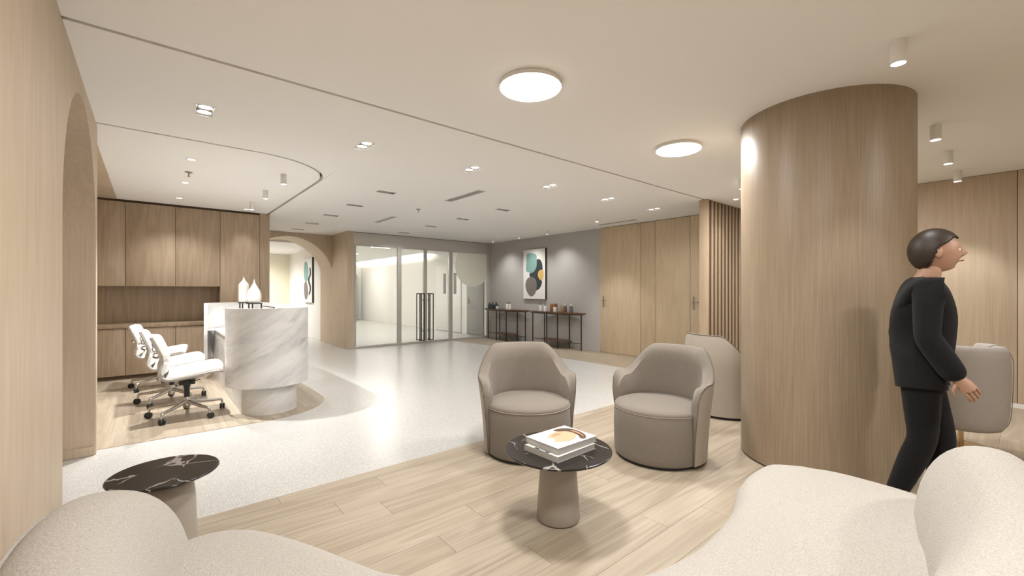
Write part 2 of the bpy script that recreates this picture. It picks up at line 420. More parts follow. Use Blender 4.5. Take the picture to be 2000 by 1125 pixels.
# --- left wall of oak with its arched opening
outl = [(YB, 0), (3.13, 0)] + [(4.0-.87*math.cos(R(a)), 1.72+.87*math.sin(R(a))) for a in range(0, 181, 6)] + [(4.87, 0), (5.0, 0), (5.0, H), (YB, H)]
struct(prism('wall_left', outl, XL-.6, XL, M_WALLWOOD, ax='X'), 'oak veneer wall with a tall arched opening', 'wall')
struct(box('baseboard_left', XL-.58, XL-.012, 4.852, 4.872, 0, .07, M_WALLWOOD), 'low oak plinth at the foot of the arch jamb', 'baseboard')
struct(box('wall_alcove', -1.8, -1.6, YB, YC+.4, 0, H, M_WALLWOOD), 'oak wall behind the arched opening', 'wall')
struct(box('trim_2', -1.6, -.38, 5.0, YC, H-.004, H+.05, M_WALLWOOD), 'oak clad soffit beside the white reception ceiling', 'trim')
struct(box('ceiling_alcove', -1.6, XL-.6, YB, 5.0, H, H+.05, M_CEIL), 'white ceiling of the alcove behind the arch', 'ceiling')
struct(box('wall_back', -1.8, 8.4, YB-.15, YB, 0, H, M_WALLWOOD), 'plain oak wall closing the lounge', 'wall')

# --- reception cabinets
seams = [-1.6, -.93, -.289, .309, .901]
D = .022
def cab_door(par, x0, x1, z0, z1): return box('door', x0+.003, x1-.003, 0, D, z0, z1, M_CABWOOD, par, .0015)
where = ['at the dark corner by the soffit', 'beside the arched wall', 'over the middle of the niche', 'next to the full height panel']
for i in range(4):
    x0, x1 = seams[i], seams[i+1]; c = (x0+x1)/2; h = (x1-x0)/2
    t = empty('upper_cabinet', (c, YC, 1.41), 0, 'oak handleless upper cabinet ' + where[i], 'cabinet', 'oak cabinets above the niche')
    box('body', -h, h, D, .35, 0, H-1.41-.035, M_SLATBACK, t)
    cab_door(t, -h, h, -.004, H-1.41-.035)
    t = empty('base_cabinet', (c, YC, 0), 0, 'oak handleless base cabinet under the counter ' + ['at the dark corner by the soffit', 'beside the arched wall', 'behind the office chair backs', 'behind the marble desk end'][i], 'cabinet', 'oak cabinets under the niche')
    box('body', -h, h, D, .35, .06, .765, M_SLATBACK, t)
    cab_door(t, -h, h, .06, .762)
    box('toe_kick', -h, h, .03, .34, 0, .06, M_SLATBACK, t)
tag(box('counter_top', -1.6, .898, YC-.012, YC+.33, .768, .83, M_CABWOOD, bev=.002), 'long oak counter top of the niche', 'counter')
t = empty('tall_cabinet', ((.901+1.485)/2, YC, 0), 0, 'full height oak cabinet door right of the niche', 'cabinet')
box('body', -.2885, .292, D, .334, 0, H-.035, M_SLATBACK, t)
box('side_panel', -.2919, -.2889, D, .334, .83, 1.41, M_CABWOOD, t); cab_door(t, -.292, .292, .06, H-.035); box('toe_kick', -.29, .29, .012, D, 0, .058, M_SLATBACK, t)
struct(box('trim_3', 1.488, 1.638, YC, YC+.4, 0, H, M_CABWOOD), 'oak end panel closing the cabinet wall', 'trim')
struct(box('wall_niche', -1.6, .90, YC+.335, YC+.40, .83, 1.41, M_CABWOOD), 'oak back panel of the dark niche', 'wall')
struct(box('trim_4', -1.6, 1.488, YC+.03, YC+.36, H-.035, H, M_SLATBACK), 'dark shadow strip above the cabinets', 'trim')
struct(box('wall_reception', -1.8, 1.638, YC+.40, 12.0, 0, H, M_WALLWOOD), 'oak wall behind the reception cabinets', 'wall')

# --- deep oak arch, pier and corridor
YA0, YA1 = 11.04, 12.0
bm = bmesh.new()
cxa, cza, ra = 2.48, 1.612, 1.0
a_end = math.degrees(math.acos(.97/ra))
ap = [(cxa-ra*math.cos(R(a)), cza+ra*math.sin(R(a))) for a in [a_end + (180-2*a_end)*i/36 for i in range(37)]]
outl = [(1.51, 0)] + ap + [(3.45, 0), (3.60, 0), (3.60, H), (1.44, H), (1.44, 0)]
add_prism(bm, outl, YA0, YA1, 'Y')
struct(bmo('wall_arch', bm, M_WALLWOOD, smooth=30), 'deep oak archway leading to the corridor', 'wall')
struct(box('wall_pier', 3.45, 3.60, YG-.03, YA0, 0, H, M_WALLWOOD), 'oak pier between the archway and the glass front', 'wall')
struct(box('wall_corridor', 3.50, 3.60, YA1, 14.3, 0, 2.75, M_WHITEW), 'off white corridor wall with the tall abstract canvas', 'wall')
struct(box('wall_corridor_end', .4, 2.62, 16.0, 16.1, 0, 2.75, M_DOORWOOD), 'lit oak panel at the far end of the corridor', 'wall')
struct(box('wall_corridor_cream', 2.62, 5.0, 16.0, 16.1, 0, 2.75, M_CREAM), 'pale cream panel at the far end of the corridor', 'wall')
struct(box('wall_corridor_left', .3, .4, 12.0, 16.1, 0, 2.75, M_WHITEW), 'white left wall of the corridor', 'wall')
struct(box('ceiling_corridor', .3, 3.60, YA1, 16.1, 2.56, 2.62, M_CEIL), 'low white ceiling of the corridor', 'ceiling')

# --- glass front
t = struct(empty('trim_5', (0, YG, 0)), 'bronze grey metal header above the glass doors', 'trim')
box('header_panel', 3.57, XR, -.02, .06, 2.43, H-.012, M_FRAME, t, .002); box('shadow_line', 3.57, XR, -.01, .05, H-.012, H, M_GAP, t)
def leaf(name, x0, x1, label, cat, fr=.035, handle=None, film=False, low=.045, right=None):
    t = struct(empty(name, ((x0+x1)/2, YG, 0)), label, cat); h = (x1-x0)/2; fl, fr2 = fr, right or fr
    bm = bmesh.new()
    add_box(bm, -h, -h+fl, -.025, .045, 0, 2.43, .002); add_box(bm, h-fr2, h, -.025, .045, 0, 2.43, .002)
    add_box(bm, -h+fl, h-fr2, -.025, .045, 0, low, .002); add_box(bm, -h+fl, h-fr2, -.025, .045, 2.385, 2.43, .002)
    bmo('frame', bm, M_FRAME, t, smooth=30)
    box('pane', -h+fl-.005, h-fr2+.005, .004, .016, low-.005, 2.39, M_GLASS, t)
    if handle is not None:
        hx = handle*(h-.06)
        x1_, x2_ = (hx-.0, hx-handle*.13)
        bm = bmesh.new()
        for y in (-.075, .095):
            for x in (x1_, x2_): add_box(bm, x-.011, x+.011, y-.009, y+.009, .06, 1.27)
            add_box(bm, min(x1_, x2_), max(x1_, x2_), y-.009, y+.009, 1.248, 1.27)
            add_box(bm, min(x1_, x2_), max(x1_, x2_), y-.009, y+.009, .06, .08)
        for z in (.3, 1.1): add_box(bm, x1_-.008, x1_+.008, -.075, .095, z-.008, z+.008)
        tag(bmo('handle', bm, M_BLACK, t), 'tall black rectangular pull handle')
    if film:
        cx, cz, r = 6.95-(x0+x1)/2, 2.03, .585
        pts = [(cx+r*math.cos(R(a)), cz+r*math.sin(R(a))) for a in range(0, 360, 6)]
        for a, b in (((-h+fl, 3), (-h+fl, 0)), ((h-fr2, 0), (h-fr2, 3)), ((3, 2.384), (-3, 2.384))): pts = clip(pts, a, b)
        tag(prism('frosted_film', pts, -.002, .003, M_FROST, t, ax='Y'), 'round frosted white film stuck to the pane')
    return t
leaf('window_1', 3.585, 4.745, 'large fixed clear glass pane beside the oak pier', 'window', .02, right=.055)
leaf('door_1', 4.747, 5.455, 'left leaf of the glass double door with black pull handle', 'door', .04, 1)
leaf('door_2', 5.459, 6.215, 'right leaf of the glass double door with black pull handle', 'door', .04, -1)
leaf('window_2', 6.217, 7.55, 'fixed glass pane with round frosted film beside the grey wall', 'window', .055, film=True, right=.11)

# --- bright hall behind the glass
HB = 2.62
struct(box('wall_hall', XR, XR+.1, YG, 20.2, 0, 3.2, M_WHITEW), 'white wall of the hall behind the glass', 'wall')
struct(box('wall_hall_end', 3.4, 7.8, 20.0, 20.1, 0, 3.2, M_WHITEW), 'far white end wall of the hall behind the glass', 'wall')
struct(box('wall_hall_left', 3.60, 3.70, YG+.1, 16.0, 0, 3.2, M_WHITEW), 'white left wall of the hall behind the glass', 'wall')
struct(box('wall_hall_side', 5.0, 5.1, 16.0, 20.1, 0, 3.2, M_WHITEW), 'white side wall deep in the hall behind the glass', 'wall')
struct(prism('ceiling_hall', [(3.6, YG+.07), (XR, YG+.07), (XR, 13.2), (7.1, 13.2), (7.1, 20.1), (3.6, 20.1)], HB, HB+.05, M_CEIL), 'white ceiling of the hall behind the glass with a lit slot', 'ceiling')
struct(box('ceiling_hall_slot', 6.6, XR+.1, 13.15, 20.1, 3.12, 3.2, M_CEIL), 'upper cover of the lit ceiling slot in the hall', 'ceiling')
struct(box('trim_6', 7.10, XR, 13.15, 13.2, HB, 3.15, M_WHITEW), 'end of the lit ceiling slot in the hall', 'trim')
M_GREYD = plain('grey_door_paint', (.36, .35, .33), .5); M_SLOT = plain('smoked_slot_glass', (.22, .21, .19), .3)
for k, (y0, y1, lab) in enumerate(((12.28, 13.0, 'white hall door leaf with a grey slot window beside the lit wall'), (11.48, 12.26, 'white hall door leaf with a grey slot window beside the grey door'))):
    t = struct(empty('door_%d' % (5+k), (XR, (y0+y1)/2, 0)), lab, 'door'); h = (y1-y0)/2
    box('panel', -.03, -.002, -h, h, .01, 2.2, M_WHITEP, t, .002)
    yc = 12.45-(y0+y1)/2 if k == 0 else 11.82-(y0+y1)/2
    box('slot_window', -.036, -.029, yc-.08, yc+.08, 1.24, 1.91, M_SLOT, t)
t = struct(empty('door_7', (XR, 10.72, 0)), 'grey hall door with lever handle behind the frosted circle', 'door')
box('panel', -.03, -.002, -.43, .43, .01, 2.2, M_GREYD, t, .002)
bm = bmesh.new(); add_box(bm, -.042, -.03, .33, .36, .92, 1.14); add_box(bm, -.08, -.064, .22, .35, 1.03, 1.05); add_box(bm, -.07, -.03, .335, .355, 1.03, 1.05)
bmo('handle', bm, M_SATIN, t)
t = tag(empty('wall_cabinet', (6.8, 19.9, 0)), 'grey tall cabinet at the far end of the bright hall', 'cabinet')
box('body', -.9, .45, -.3, .09, 0, 2.1, M_GREYD, t, .003); box('door', -.88, -.25, -.32, -.302, .05, 2.06, M_VENT, t); box('door', -.23, .43, -.32, -.302, .05, 2.06, M_GREYD, t)

# --- right side: plaster, oak panels and doors, slat screen
struct(box('wall_right_plaster', XR, XR+.15, 5.995, YG, 0, H, M_GREYW), 'grey plaster wall behind the console tables', 'wall')
struct(box('baseboard_right', XR-.012, XR, 5.998, YG-.03, 0, .055, M_GREYW), 'low grey baseboard under the plaster wall', 'baseboard')
wr = struct(box('wall_right_oak', XR+.02, XR+.15, 3.05, 5.995, 0, H, M_SLATBACK), 'oak panelled wall with two flush doors', 'wall')
box('panel', XR-.002, XR+.02, 4.645+.004, 4.978-.004, .006, H-.008, M_DOORWOOD, wr, .001)
box('panel', XR-.002, XR+.02, 3.937+.004, 4.645-.004, .006, H-.008, M_DOORWOOD, wr, .001)
for n, y0, y1, hy, s, lab in (('door_3', 4.982, 5.993, 5.90, -1, 'flush oak door with steel lever handle next to the grey wall'), ('door_4', 3.19, 3.933, 3.872, -1, 'flush oak door with steel lever handle next to the slat screen')):
    t = struct(empty(n, (XR, (y0+y1)/2, 0)), lab, 'door'); h = (y1-y0)/2
    box('panel', -.002, .02, -h, h, .006, H-.008, M_DOORWOOD, t, .001)
    bm = bmesh.new(); yy = hy-(y0+y1)/2
    add_box(bm, -.012, -.002, yy-.016, yy+.016, .985, 1.23, .002); add_box(bm, -.06, -.01, yy-.009, yy+.009, 1.12, 1.138); add_box(bm, -.064, -.048, yy-.125, yy+.012, 1.12, 1.138, .003)
    bmo('handle', bm, M_SATIN, t, smooth=30)
t = tag(empty('slat_screen', (6.37, 3.12, 0)), 'oak screen of upright slats standing before the flush doors', 'screen')
box('end_post', 0, .05, -.07, .06, 0, H, M_SLAT, t, .001)
box('backing', .05, 1.175, -.052, .055, 0, H, M_SLATBACK, t)
for i in range(9): box('slat', .05+.100+i*.122, .05+.100+i*.122+.034, -.07, -.052, 0, H, M_SLAT, t, .001)
struct(box('wall_right_white', XR, XR+.15, 2.3, 3.05, 0, H, M_WHITEW), 'short white wall between slat screen and oak panels', 'wall')
wr = struct(box('wall_right_lounge', XR+.02, XR+.15, YB, 2.3, 0, H, M_SLATBACK), 'oak panelled wall of the lounge behind the round column', 'wall')
ys = [2.3, 1.16, .062, -1.04, -2.14, YB]
for a, b in zip(ys[:-1], ys[1:]): box('panel', XR, XR+.02, b+.003, a-.003, .056, H-.004, M_WALLWOOD, wr, .001)
struct(box('baseboard_lounge', XR-.008, XR+.02, YB, 2.3, 0, .052, M_WHITEP), 'low white baseboard under the oak lounge panels', 'baseboard')
CX, CY, CR = 4.075, 1.045, .56
struct(lathe('column', [(CR, 0.012), (CR, H)], M_COLWOOD, seg=128, c=(CX, CY, 0), smooth=60), 'thick round column clad in upright grained oak', 'column')
# ------------------------------------------------------------------ lamps and ceiling fittings
def spot(parent, loc, power, angle=80, blend=.6, target=None, rad=.035, col=WARM):
    d = bpy.data.lights.new('spot_light', 'SPOT'); d.energy = power*K; d.color = col
    d.spot_size = R(angle); d.spot_blend = blend; d.shadow_soft_size = rad
    o = bpy.data.objects.new('spot_light', d); COL.objects.link(o); o.parent = parent; o.location = loc
    if target: o.rotation_euler = (Vector(target)).to_track_quat('-Z', 'Y').to_euler()
    return o
def area_light(name, loc, sx, sy, power, rot=(0, 0, 0), parent=None, shape='RECTANGLE', col=WARM):
    d = bpy.data.lights.new(name, 'AREA'); d.shape = shape; d.size = sx; d.size_y = sy; d.energy = power*K; d.color = col
    o = bpy.data.objects.new(name, d); COL.objects.link(o); o.location = loc; o.rotation_euler = rot
    if parent: o.parent = parent
    return o
# round disc lamps of the lounge; the last three are added, unseen, for light
DISCS = [(1.93, 2.11, 'round glowing disc lamp above the low table with magazines'), (3.86, 2.13, 'round glowing disc lamp above the tub chair beside the column'),
         (5.80, 2.13, 'added disc lamp, unseen behind the column, for more lounge light'),
         (.95, .15, 'added unseen disc lamp brightening the sofa and arch wall'), (3.4, -1.6, 'added unseen disc lamp over the rear lounge for more light')]
for x, y, lab in DISCS:
    t = empty('disc_lamp', (x, y, H), 0, lab, 'lamp', 'round disc lamps on the lounge ceiling')
    lathe('housing', [(0, -.001), (.203, -.001), (.206, -.006), (.206, -.026), (.203, -.030)], M_WHITEP, t, 64)
    lathe('diffuser', [(.2025, -.0295), (.199, -.034), (.15, -.037), (0, -.038)], M_DISC, t, 64)
    area_light('disc_light', (0, 0, -.042), .38, .38, 30, parent=t, shape='DISK')
# recessed twin lamps
def twin(x, y, along, deep, label, group, power):
    t = empty('recessed_twin_lamp', (x, y, H), 0 if along == 'Y' else PI/2, label, 'lamp', group)
    w, l = (.065, .125) if not deep else (.055, .125)
    bm = bmesh.new()
    for a in ((-w, -w+.006, -l, l), (w-.006, w, -l, l), (-w+.006, w-.006, -l, -l+.006), (-w+.006, w-.006, l-.006, l)): add_box(bm, a[0], a[1], a[2], a[3], -.002, .05)
    add_box(bm, -w, w, -l, l, .05, .055)
    bmo('housing', bm, M_WHITEP if not deep else M_HOUSE, t)
    z = .012 if not deep else .04
    for s in (-1, 1):
        lathe('lamp_ring', [(.052, z+.03), (.052, z-.004), (.046, z-.006), (.044, z)], M_SATIN if not deep else M_VENT, t, 28, (0, s*.057, 0))
        lathe('lens', [(.0455, z), (.03, z-.003), (0, z-.004)], M_LAMP if not deep else M_LENS, t, 28, (0, s*.057, 0))
    spot(t, (0, 0, -.02), power, 150, 1.0, rad=.05)
    return t
ORD = ['first', 'second', 'third', 'fourth', 'fifth', 'sixth']
for i, (x, y) in enumerate(ROW1): twin(x, y, 'Y', False, 'bright recessed twin spot along the long ceiling gap, %s from the arched oak wall' % ORD[i], 'bright twin spots along the ceiling gap', 19)
for i, (x, y) in enumerate(COLS): twin(x, y, 'X', True, 'dim deep set twin spot, %s from ceiling gap, file towards %s' % (ORD[i % 5], 'the oak arch' if i < 5 else 'the glass doors'), 'deep set twin spots of the hall', 20)
# air grilles
for (x0, x1, y0, y1), lab in zip(VENTS, ('long grey linear air grille in the middle of the hall ceiling', 'grey linear air grille near the glass doors', 'grey linear air grille close to the flush oak doors')):
    t = empty('air_grille', ((x0+x1)/2, (y0+y1)/2, H), 0, lab, 'vent'); w, l = (x1-x0)/2, (y1-y0)/2
    bm = bmesh.new()
    for a in ((-w-.012, -w+.008, -l-.012, l+.012), (w-.008, w+.012, -l-.012, l+.012), (-w+.008, w-.008, -l-.012, -l+.008), (-w+.008, w-.008, l-.008, l+.012)): add_box(bm, *a, -.004, 0)
    bmo('frame', bm, M_CEIL, t)
    box('plenum', -w, w, -l, l, .04, .05, M_VENT, t)
    n = 5
    for i in range(n):
        xx = -w+.012+(2*w-.024)*(i+.5)/n
        box('blade', xx-.008, xx+.008, -l+.008, l-.008, -.001, .006, M_VENT, t)
# sprinklers
for x, y, lab in ((3.45, 6.56, 'small pendent sprinkler head in the hall ceiling'), (.34, 6.22, 'small pendent sprinkler head in the reception ceiling')):
    t = empty('sprinkler_head', (x, y, H), 0, lab, 'sprinkler')
    lathe('escutcheon', [(0, 0), (.038, 0), (.036, -.006), (.012, -.010), (0, -.010)], M_SATIN, t, 24)
    lathe('stem', [(.009, -.008), (.007, -.05), (0, -.05)], M_SATIN, t, 14)
    lathe('deflector', [(0, -.05), (.017, -.051), (.017, -.054), (0, -.055)], M_SATIN, t, 16)
# small recessed downlights
for x, y, p, lab in ((.33, 5.6, 220, 'small round recessed downlight above the nearest office chair'), (.34, 6.85, 210, 'small round recessed downlight above the middle office chair'), (.33, 8.05, 70, 'small round recessed downlight close to the oak cabinets'),
                  (1.24, 8.42, 20, 'small round recessed downlight at the cabinet end panel'), (6.72, 2.79, 8, 'small round recessed downlight in front of the slat screen'), (6.79, 5.47, 45, 'small round recessed downlight beside the long wall grille')):
    t = empty('recessed_downlight', (x, y, H), 0, lab, 'lamp')
    lathe('trim_ring', [(.048, 0), (.047, -.004), (.036, -.004), (.034, -.001)], M_WHITEP, t, 28)
    lathe('lens', [(.0345, -.0012), (0, -.002)], M_LENS, t, 28)
    spot(t, (0, 0, -.02), p, (120 if y > 8 else 95) if x < 1 else 80, 1.0 if y > 8 else .6)
# surface mounted cylinder spots
def cyl_spot(x, y, label, group, r=.033, h=.115, power=30, angle=60, target=None, blend=.5):
    t = empty('cylinder_spotlight', (x, y, H), 0, label, 'lamp', group)
    lathe('body', [(0, 0), (r, 0), (r, -h), (r-.003, -h-.001), (r-.004, -h+.006)], M_WHITEP, t, 32)
    lathe('lens', [(r-.004, -h+.004), (0, -h+.002)], M_LAMP, t, 32)
    spot(t, (0, 0, -h-.015), power, angle, blend, target)
for i, y in enumerate((5.63, 6.67, 7.70)): cyl_spot(1.205, y, 'white cylinder spotlight over the ' + ('rounded marble desk end by the terrazzo', 'middle of the marble reception desk', 'vases at the cabinet end of the desk')[i], 'spots over the reception desk', power=34, angle=55)
for x, y, w in ((6.94, 7.02, 'beside the oak doors'), (6.94, 8.0, 'before the abstract canvas'), (6.94, 9.05, 'in the corner by the glass')): cyl_spot(x, y, 'small white cylinder spotlight washing the grey wall ' + w, 'spots before the grey wall', .025, .08, 34, 110, (.30, 0, -1), 1.0)
for x, y, lab, p in ((3.15, .45, 'white cylinder spotlight grazing the oak column over the sofa', 24), (4.98, .48, 'white cylinder spotlight above the round tub chair', 34), (6.01, .49, 'white cylinder spotlight between tub chair and oak panels', 36), (7.06, .50, 'white cylinder spotlight hard by the oak lounge panels', 36), (5.55, 2.23, 'white cylinder spotlight half hidden behind the column', 28)):
    cyl_spot(x, y, lab, 'spots on the lounge ceiling', .036, .125, p, 75)
cyl_spot(6.6, 11.6, 'small white cylinder spotlight in the hall behind the glass', None, .03, .1, 20, 110)
# hall behind the glass and corridor
s = empty('cove_strip_lamp', (6.85, 16.6, HB+.06), 0, 'hidden strip lamp in the slot of the hall ceiling', 'lamp')
box('channel', -.03, .03, -3.2, 3.2, 0, .03, M_WHITEP, s)
area_light('strip_light', (.05, 0, .06), .1, 6.4, 85, (0, R(-60), 0), s, col=(1, .96, .9))
for x, y in ((5.2, 12.0), (5.2, 15.0), (6.2, 18.0)):
    t = empty('hall_panel_lamp', (x, y, HB), 0, 'flat square lamp in the ceiling of the bright hall', 'lamp', 'panel lamps of the hall')
    box('frame', -.3, .3, -.3, .3, -.008, 0, M_WHITEP, t); box('diffuser', -.28, .28, -.28, .28, -.011, -.008, M_LENS, t)
    area_light('panel_light', (0, 0, -.02), .55, .55, 26, parent=t, col=(1, .96, .9))
for x, y, p in ((2.2, 13.2, 120), (2.2, 15.0, 200)):
    t = empty('corridor_downlight', (x, y, 2.56), 0, 'small round downlight in the corridor ceiling', 'lamp', 'corridor downlights')
    lathe('trim_ring', [(.06, 0), (.058, -.004), (.045, -.004), (.043, -.001)], M_WHITEP, t, 24); lathe('lens', [(.0435, -.0012), (0, -.002)], M_LENS, t, 24)
    spot(t, (0, 0, -.02), p, 165, 1.0)
# ------------------------------------------------------------------ curved sofa
def ring_normals(pts):
    n = len(pts); out = []
    for i in range(n):
        d = (pts[(i+1) % n]-pts[i-1]).normalized(); out.append(Vector((d.y, -d.x)))     # outward for counter-clockwise loops
    return out
sofa = empty('curved_sofa', (0, 0, 0), 0, 'large cream boucle sofa curving around the low magazine table', 'sofa')
inner = [(2.54, .84), (2.39, .885), (2.17, .865), (1.92, .79), (1.57, .75), (1.33, .77), (1.15, .83), (.88, 1.03), (.62, 1.30), (.54, 1.45), (.44, 1.68), (.31, 1.90), (.17, 1.985), (.02, 1.95)]
outer = [(-.13, 1.83), (-.22, 1.58), (-.24, 1.28), (-.16, .93), (.07, .55), (.42, .24), (.9, .02), (1.4, -.10), (1.9, -.13), (2.32, -.09), (2.54, .06), (2.63, .30), (2.645, .60)]
pts = spline([Vector(p) for p in inner+outer], 5, True)
if area([(p.x, p.y) for p in pts]) < 0: pts.reverse()
from mathutils.geometry import delaunay_2d_cdt
def soft_slab(pts, z_side, z_top, rnd, step, dome=0.0):
    """block with the outline pts whose upper edge is rolled over, domed by the distance to its rim"""
    n = len(pts)
    def dist(p):
        b = 9
        for i in range(n):
            a, c = pts[i], pts[(i+1) % n]; e = c-a; t = max(0, min(1, (p-a).dot(e)/max(1e-9, e.length_squared)))
            b = min(b, (a+e*t-p).length)
        return b
    poly = [(p.x, p.y) for p in pts]
    def inside(x, y):
        r = False
        for i in range(n):
            (x1, y1), (x2, y2) = poly[i], poly[(i+1) % n]
            if (y1 > y) != (y2 > y) and x < (x2-x1)*(y-y1)/(y2-y1)+x1: r = not r
        return r
    V = list(pts); x0, x1 = min(p.x for p in pts), max(p.x for p in pts); y0, y1 = min(p.y for p in pts), max(p.y for p in pts)
    nr = ring_normals(pts)
    for d in (.008, .025, .05):
        for p, q in zip(pts, nr):
            w = p-q*d
            if inside(w.x, w.y) and dist(w) > d*.9: V.append(w)
    y = y0
    while y < y1:
        x = x0
        while x < x1:
            p = Vector((x, y))
            if inside(x, y) and dist(p) > .065: V.append(p)
            x += step
        y += step
    vo, eo, fo, *_ = delaunay_2d_cdt(V, [(i, (i+1) % n) for i in range(n)], [], 1, 1e-5)
    bm = bmesh.new(); bv = []
    for p in vo:
        d = dist(Vector(p)); k = min(1, d/rnd); bv.append(bm.verts.new((p[0], p[1], z_side+(z_top-z_side)*math.sqrt(max(0, 1-(1-k)**2)) + dome*min(1, d/.3))))
    for f in fo: bm.faces.new([bv[i] for i in f])
    bm.normal_update()
    rim = [e for e in bm.edges if e.is_boundary]
    for z, s in ((z_side*.6, 0), (.09, -.008), (.012, -.05)):
        g = bmesh.ops.extrude_edge_only(bm, edges=rim)['geom']
        vs = [q for q in g if isinstance(q, bmesh.types.BMVert)]; rim = [q for q in g if isinstance(q, bmesh.types.BMEdge)]
        for v in vs:
            i = min(range(n), key=lambda k: (pts[k].x-v.co.x)**2+(pts[k].y-v.co.y)**2)
            v.co.z = z
            if s: v.co.x = pts[i].x+nr[i].x*s; v.co.y = pts[i].y+nr[i].y*s
    return bm
pts = [p+q*.035 for p, q in zip(pts, ring_normals(pts))]
bm = soft_slab(pts, .325, .432, .10, .045, .014)
bmo('seat', bm, M_CREAMF, sofa, smooth=70)
crease = [(.18, 1.965), (.085, 1.75), (.03, 1.42), (.08, 1.06), (.30, .68), (.66, .39), (1.1, .23), (1.6, .175), (1.95, .215), (2.12, .255), (2.34, .295), (2.55, .36)]
cp = spline([Vector(p) for p in crease], 6)
n = len(cp); bm = bmesh.new(); rings = []; pipe = []
tot = [0]
for i in range(1, n): tot.append(tot[-1]+(cp[i]-cp[i-1]).length)
for i, p in enumerate(cp):
    d = (cp[min(i+1, n-1)]-cp[max(i-1, 0)]).normalized(); o = Vector((d.y, -d.x))
    if o.dot(p-Vector((1.85, 1.75))) < 0: o = -o
    e = min(tot[i], tot[-1]-tot[i])
    k = min(1, e/.42); s = math.sqrt(max(0, 1-(1-k)**2))
    zt = .30+(.465+.035*i/n)*max(.02, s); th = .05+.105*min(1, s*1.1)
    ring = []
    for q in range(24):
        a = 2*PI*q/24; ca, sa = math.cos(a), math.sin(a)
        ca2 = math.copysign(abs(ca)**.8, ca); sa2 = math.copysign(abs(sa)**.8, sa)
        z = (zt+.14)/2 + (zt-.14)/2*sa2
        off = th*ca2 + .155 + .10*(z-.42)*s
        ring.append(bm.verts.new((p.x+o.x*off, p.y+o.y*off, z)))
    rings.append(ring)
    a = R(55); z = (zt+.14)/2+(zt-.14)/2*math.sin(a)**.8; off = th*math.cos(a)**.8+.155+.10*(z-.42)*s
    pipe.append((p.x+o.x*off, p.y+o.y*off, z))
for a, b in zip(rings[:-1], rings[1:]):
    for q in range(24):
        w = (q+1) % 24; bm.faces.new((a[q], a[w], b[w], b[q]))
bm.faces.new(rings[0]); bm.faces.new(rings[-1])
back = bmo('backrest', bm, M_CREAMF, sofa, smooth=80)
ss = back.modifiers.new('sub', 'SUBSURF'); ss.levels = 1; ss.render_levels = 1
tube('piping', pipe[2:-2], .006, M_CREAMF, back, 8)

# ------------------------------------------------------------------ tub armchairs
def armchair():
    t = empty('tub_armchair')
    lathe('plinth', [(0, 0), (.325, 0), (.325, .022), (0, .022)], M_BLACKP, t, 64)
    lathe('seat_drum', [(0, .022), (.335, .022), (.346, .03), (.350, .045), (.352, .08), (.356, .25), (.352, .385), (.349, .394), (0, .394)], M_TAUPE, t, 72)
    lathe('seat_cushion', [(0, .39), (.345, .39), (.351, .398), (.350, .408), (.338, .422), (.29, .436), (.2, .444), (.1, .447), (0, .448)], M_TAUPE, t, 72)
    lathe('seam', [(.349, .390), (.3545, .393), (.349, .396)], M_TAUPE2, t, 72)
    def sm(x): x = max(0, min(1, x)); return x*x*(3-2*x)
    def shell(phi, s):
        """phi from the middle of the back, s around the section"""
        a = abs(phi)
        top = .865 - .235*sm((a-36)/46) - .13*(1-math.sqrt(max(0, 1-max(0, (a-88)/(104-88))**2)))
        return top
    N = 64; A = 104
    bm = bmesh.new(); bo = bmesh.new(); rings = []; ring_o = []; edge = []; ends = []
    for i in range(N+1):
        phi = -A + 2*A*i/N; ph = R(phi); a = abs(phi)
        top = shell(phi, 0)
        fl = .028 + .028*sm((a-30)/50)                       # outward lean, stronger at the arms
        endk = math.sqrt(max(0, 1-(1-min(1, (A-a)/14))**2))
        thick = .02 + .055*endk
        def ro(z): return .362 + fl*min(1, (z/.62))**1.6 - .02*max(0, (z-.62)/.24)*(1-sm((a-35)/40))
        sec = []
        zz = [.03, .15, .28, .40, .50, .58, .66, .74, .82]
        outp = [(ro(min(z, top-.02)), min(z, top-.02)) for z in zz]
        outp.append((ro(top)-.002, top-.010))
        crest = [(ro(top)-.010, top), (ro(top)-.022, top+.002), (ro(top)-.038, top-.004)]
        inn = []
        for z in (.80, .72, .64, .56, .48, .40):
            z2 = min(z, top-.03)
            bulge = math.sin(PI*max(0, min(1, (z2-.38)/(top-.38))))*.016
            inn.append((ro(z2)-thick-bulge - .012*(1-(z2-.4)/.47), z2))
        inn += [(.354, .30), (.356, .05)]
        def P(r, z): return (-math.cos(ph)*r, math.sin(ph)*r, z)
        ring_o.append([bo.verts.new(P(r, z)) for r, z in outp])
        rings.append([bm.verts.new(P(r, z)) for r, z in [(outp[0][0]-.004, .035)] + [(r-.003, z) for r, z in outp[1:]] + crest + inn])
        edge.append(P(ro(top)-.006, top-.002))
        if i in (0, N): ends.append([P(r, z) for r, z in outp])
    for a, b in zip(rings[:-1], rings[1:]):
        m = len(a)
        for k in range(m):
            l = (k+1) % m; bm.faces.new((a[k], b[k], b[l], a[l]))
    bm.faces.new(rings[0]); bm.faces.new(rings[-1][::-1])
    sh = bmo('backrest', bm, M_TAUPE, t, smooth=60)
    for a, b in zip(ring_o[:-1], ring_o[1:]):
        for k in range(len(a)-1): bo.faces.new((a[k], b[k], b[k+1], a[k+1]))
    tag(bmo('outer_shell', bo, M_TAUPE2, t, smooth=60), 'smooth outer shell, lamp light put into its pale tone')
    tube('piping', ends[0] + edge[1:-1] + ends[1][::-1], .0035, M_PIPE, sh, 6)
    return t
M_PIPE = plain('dark_piping', (.14, .115, .09), .8)
proto = armchair()
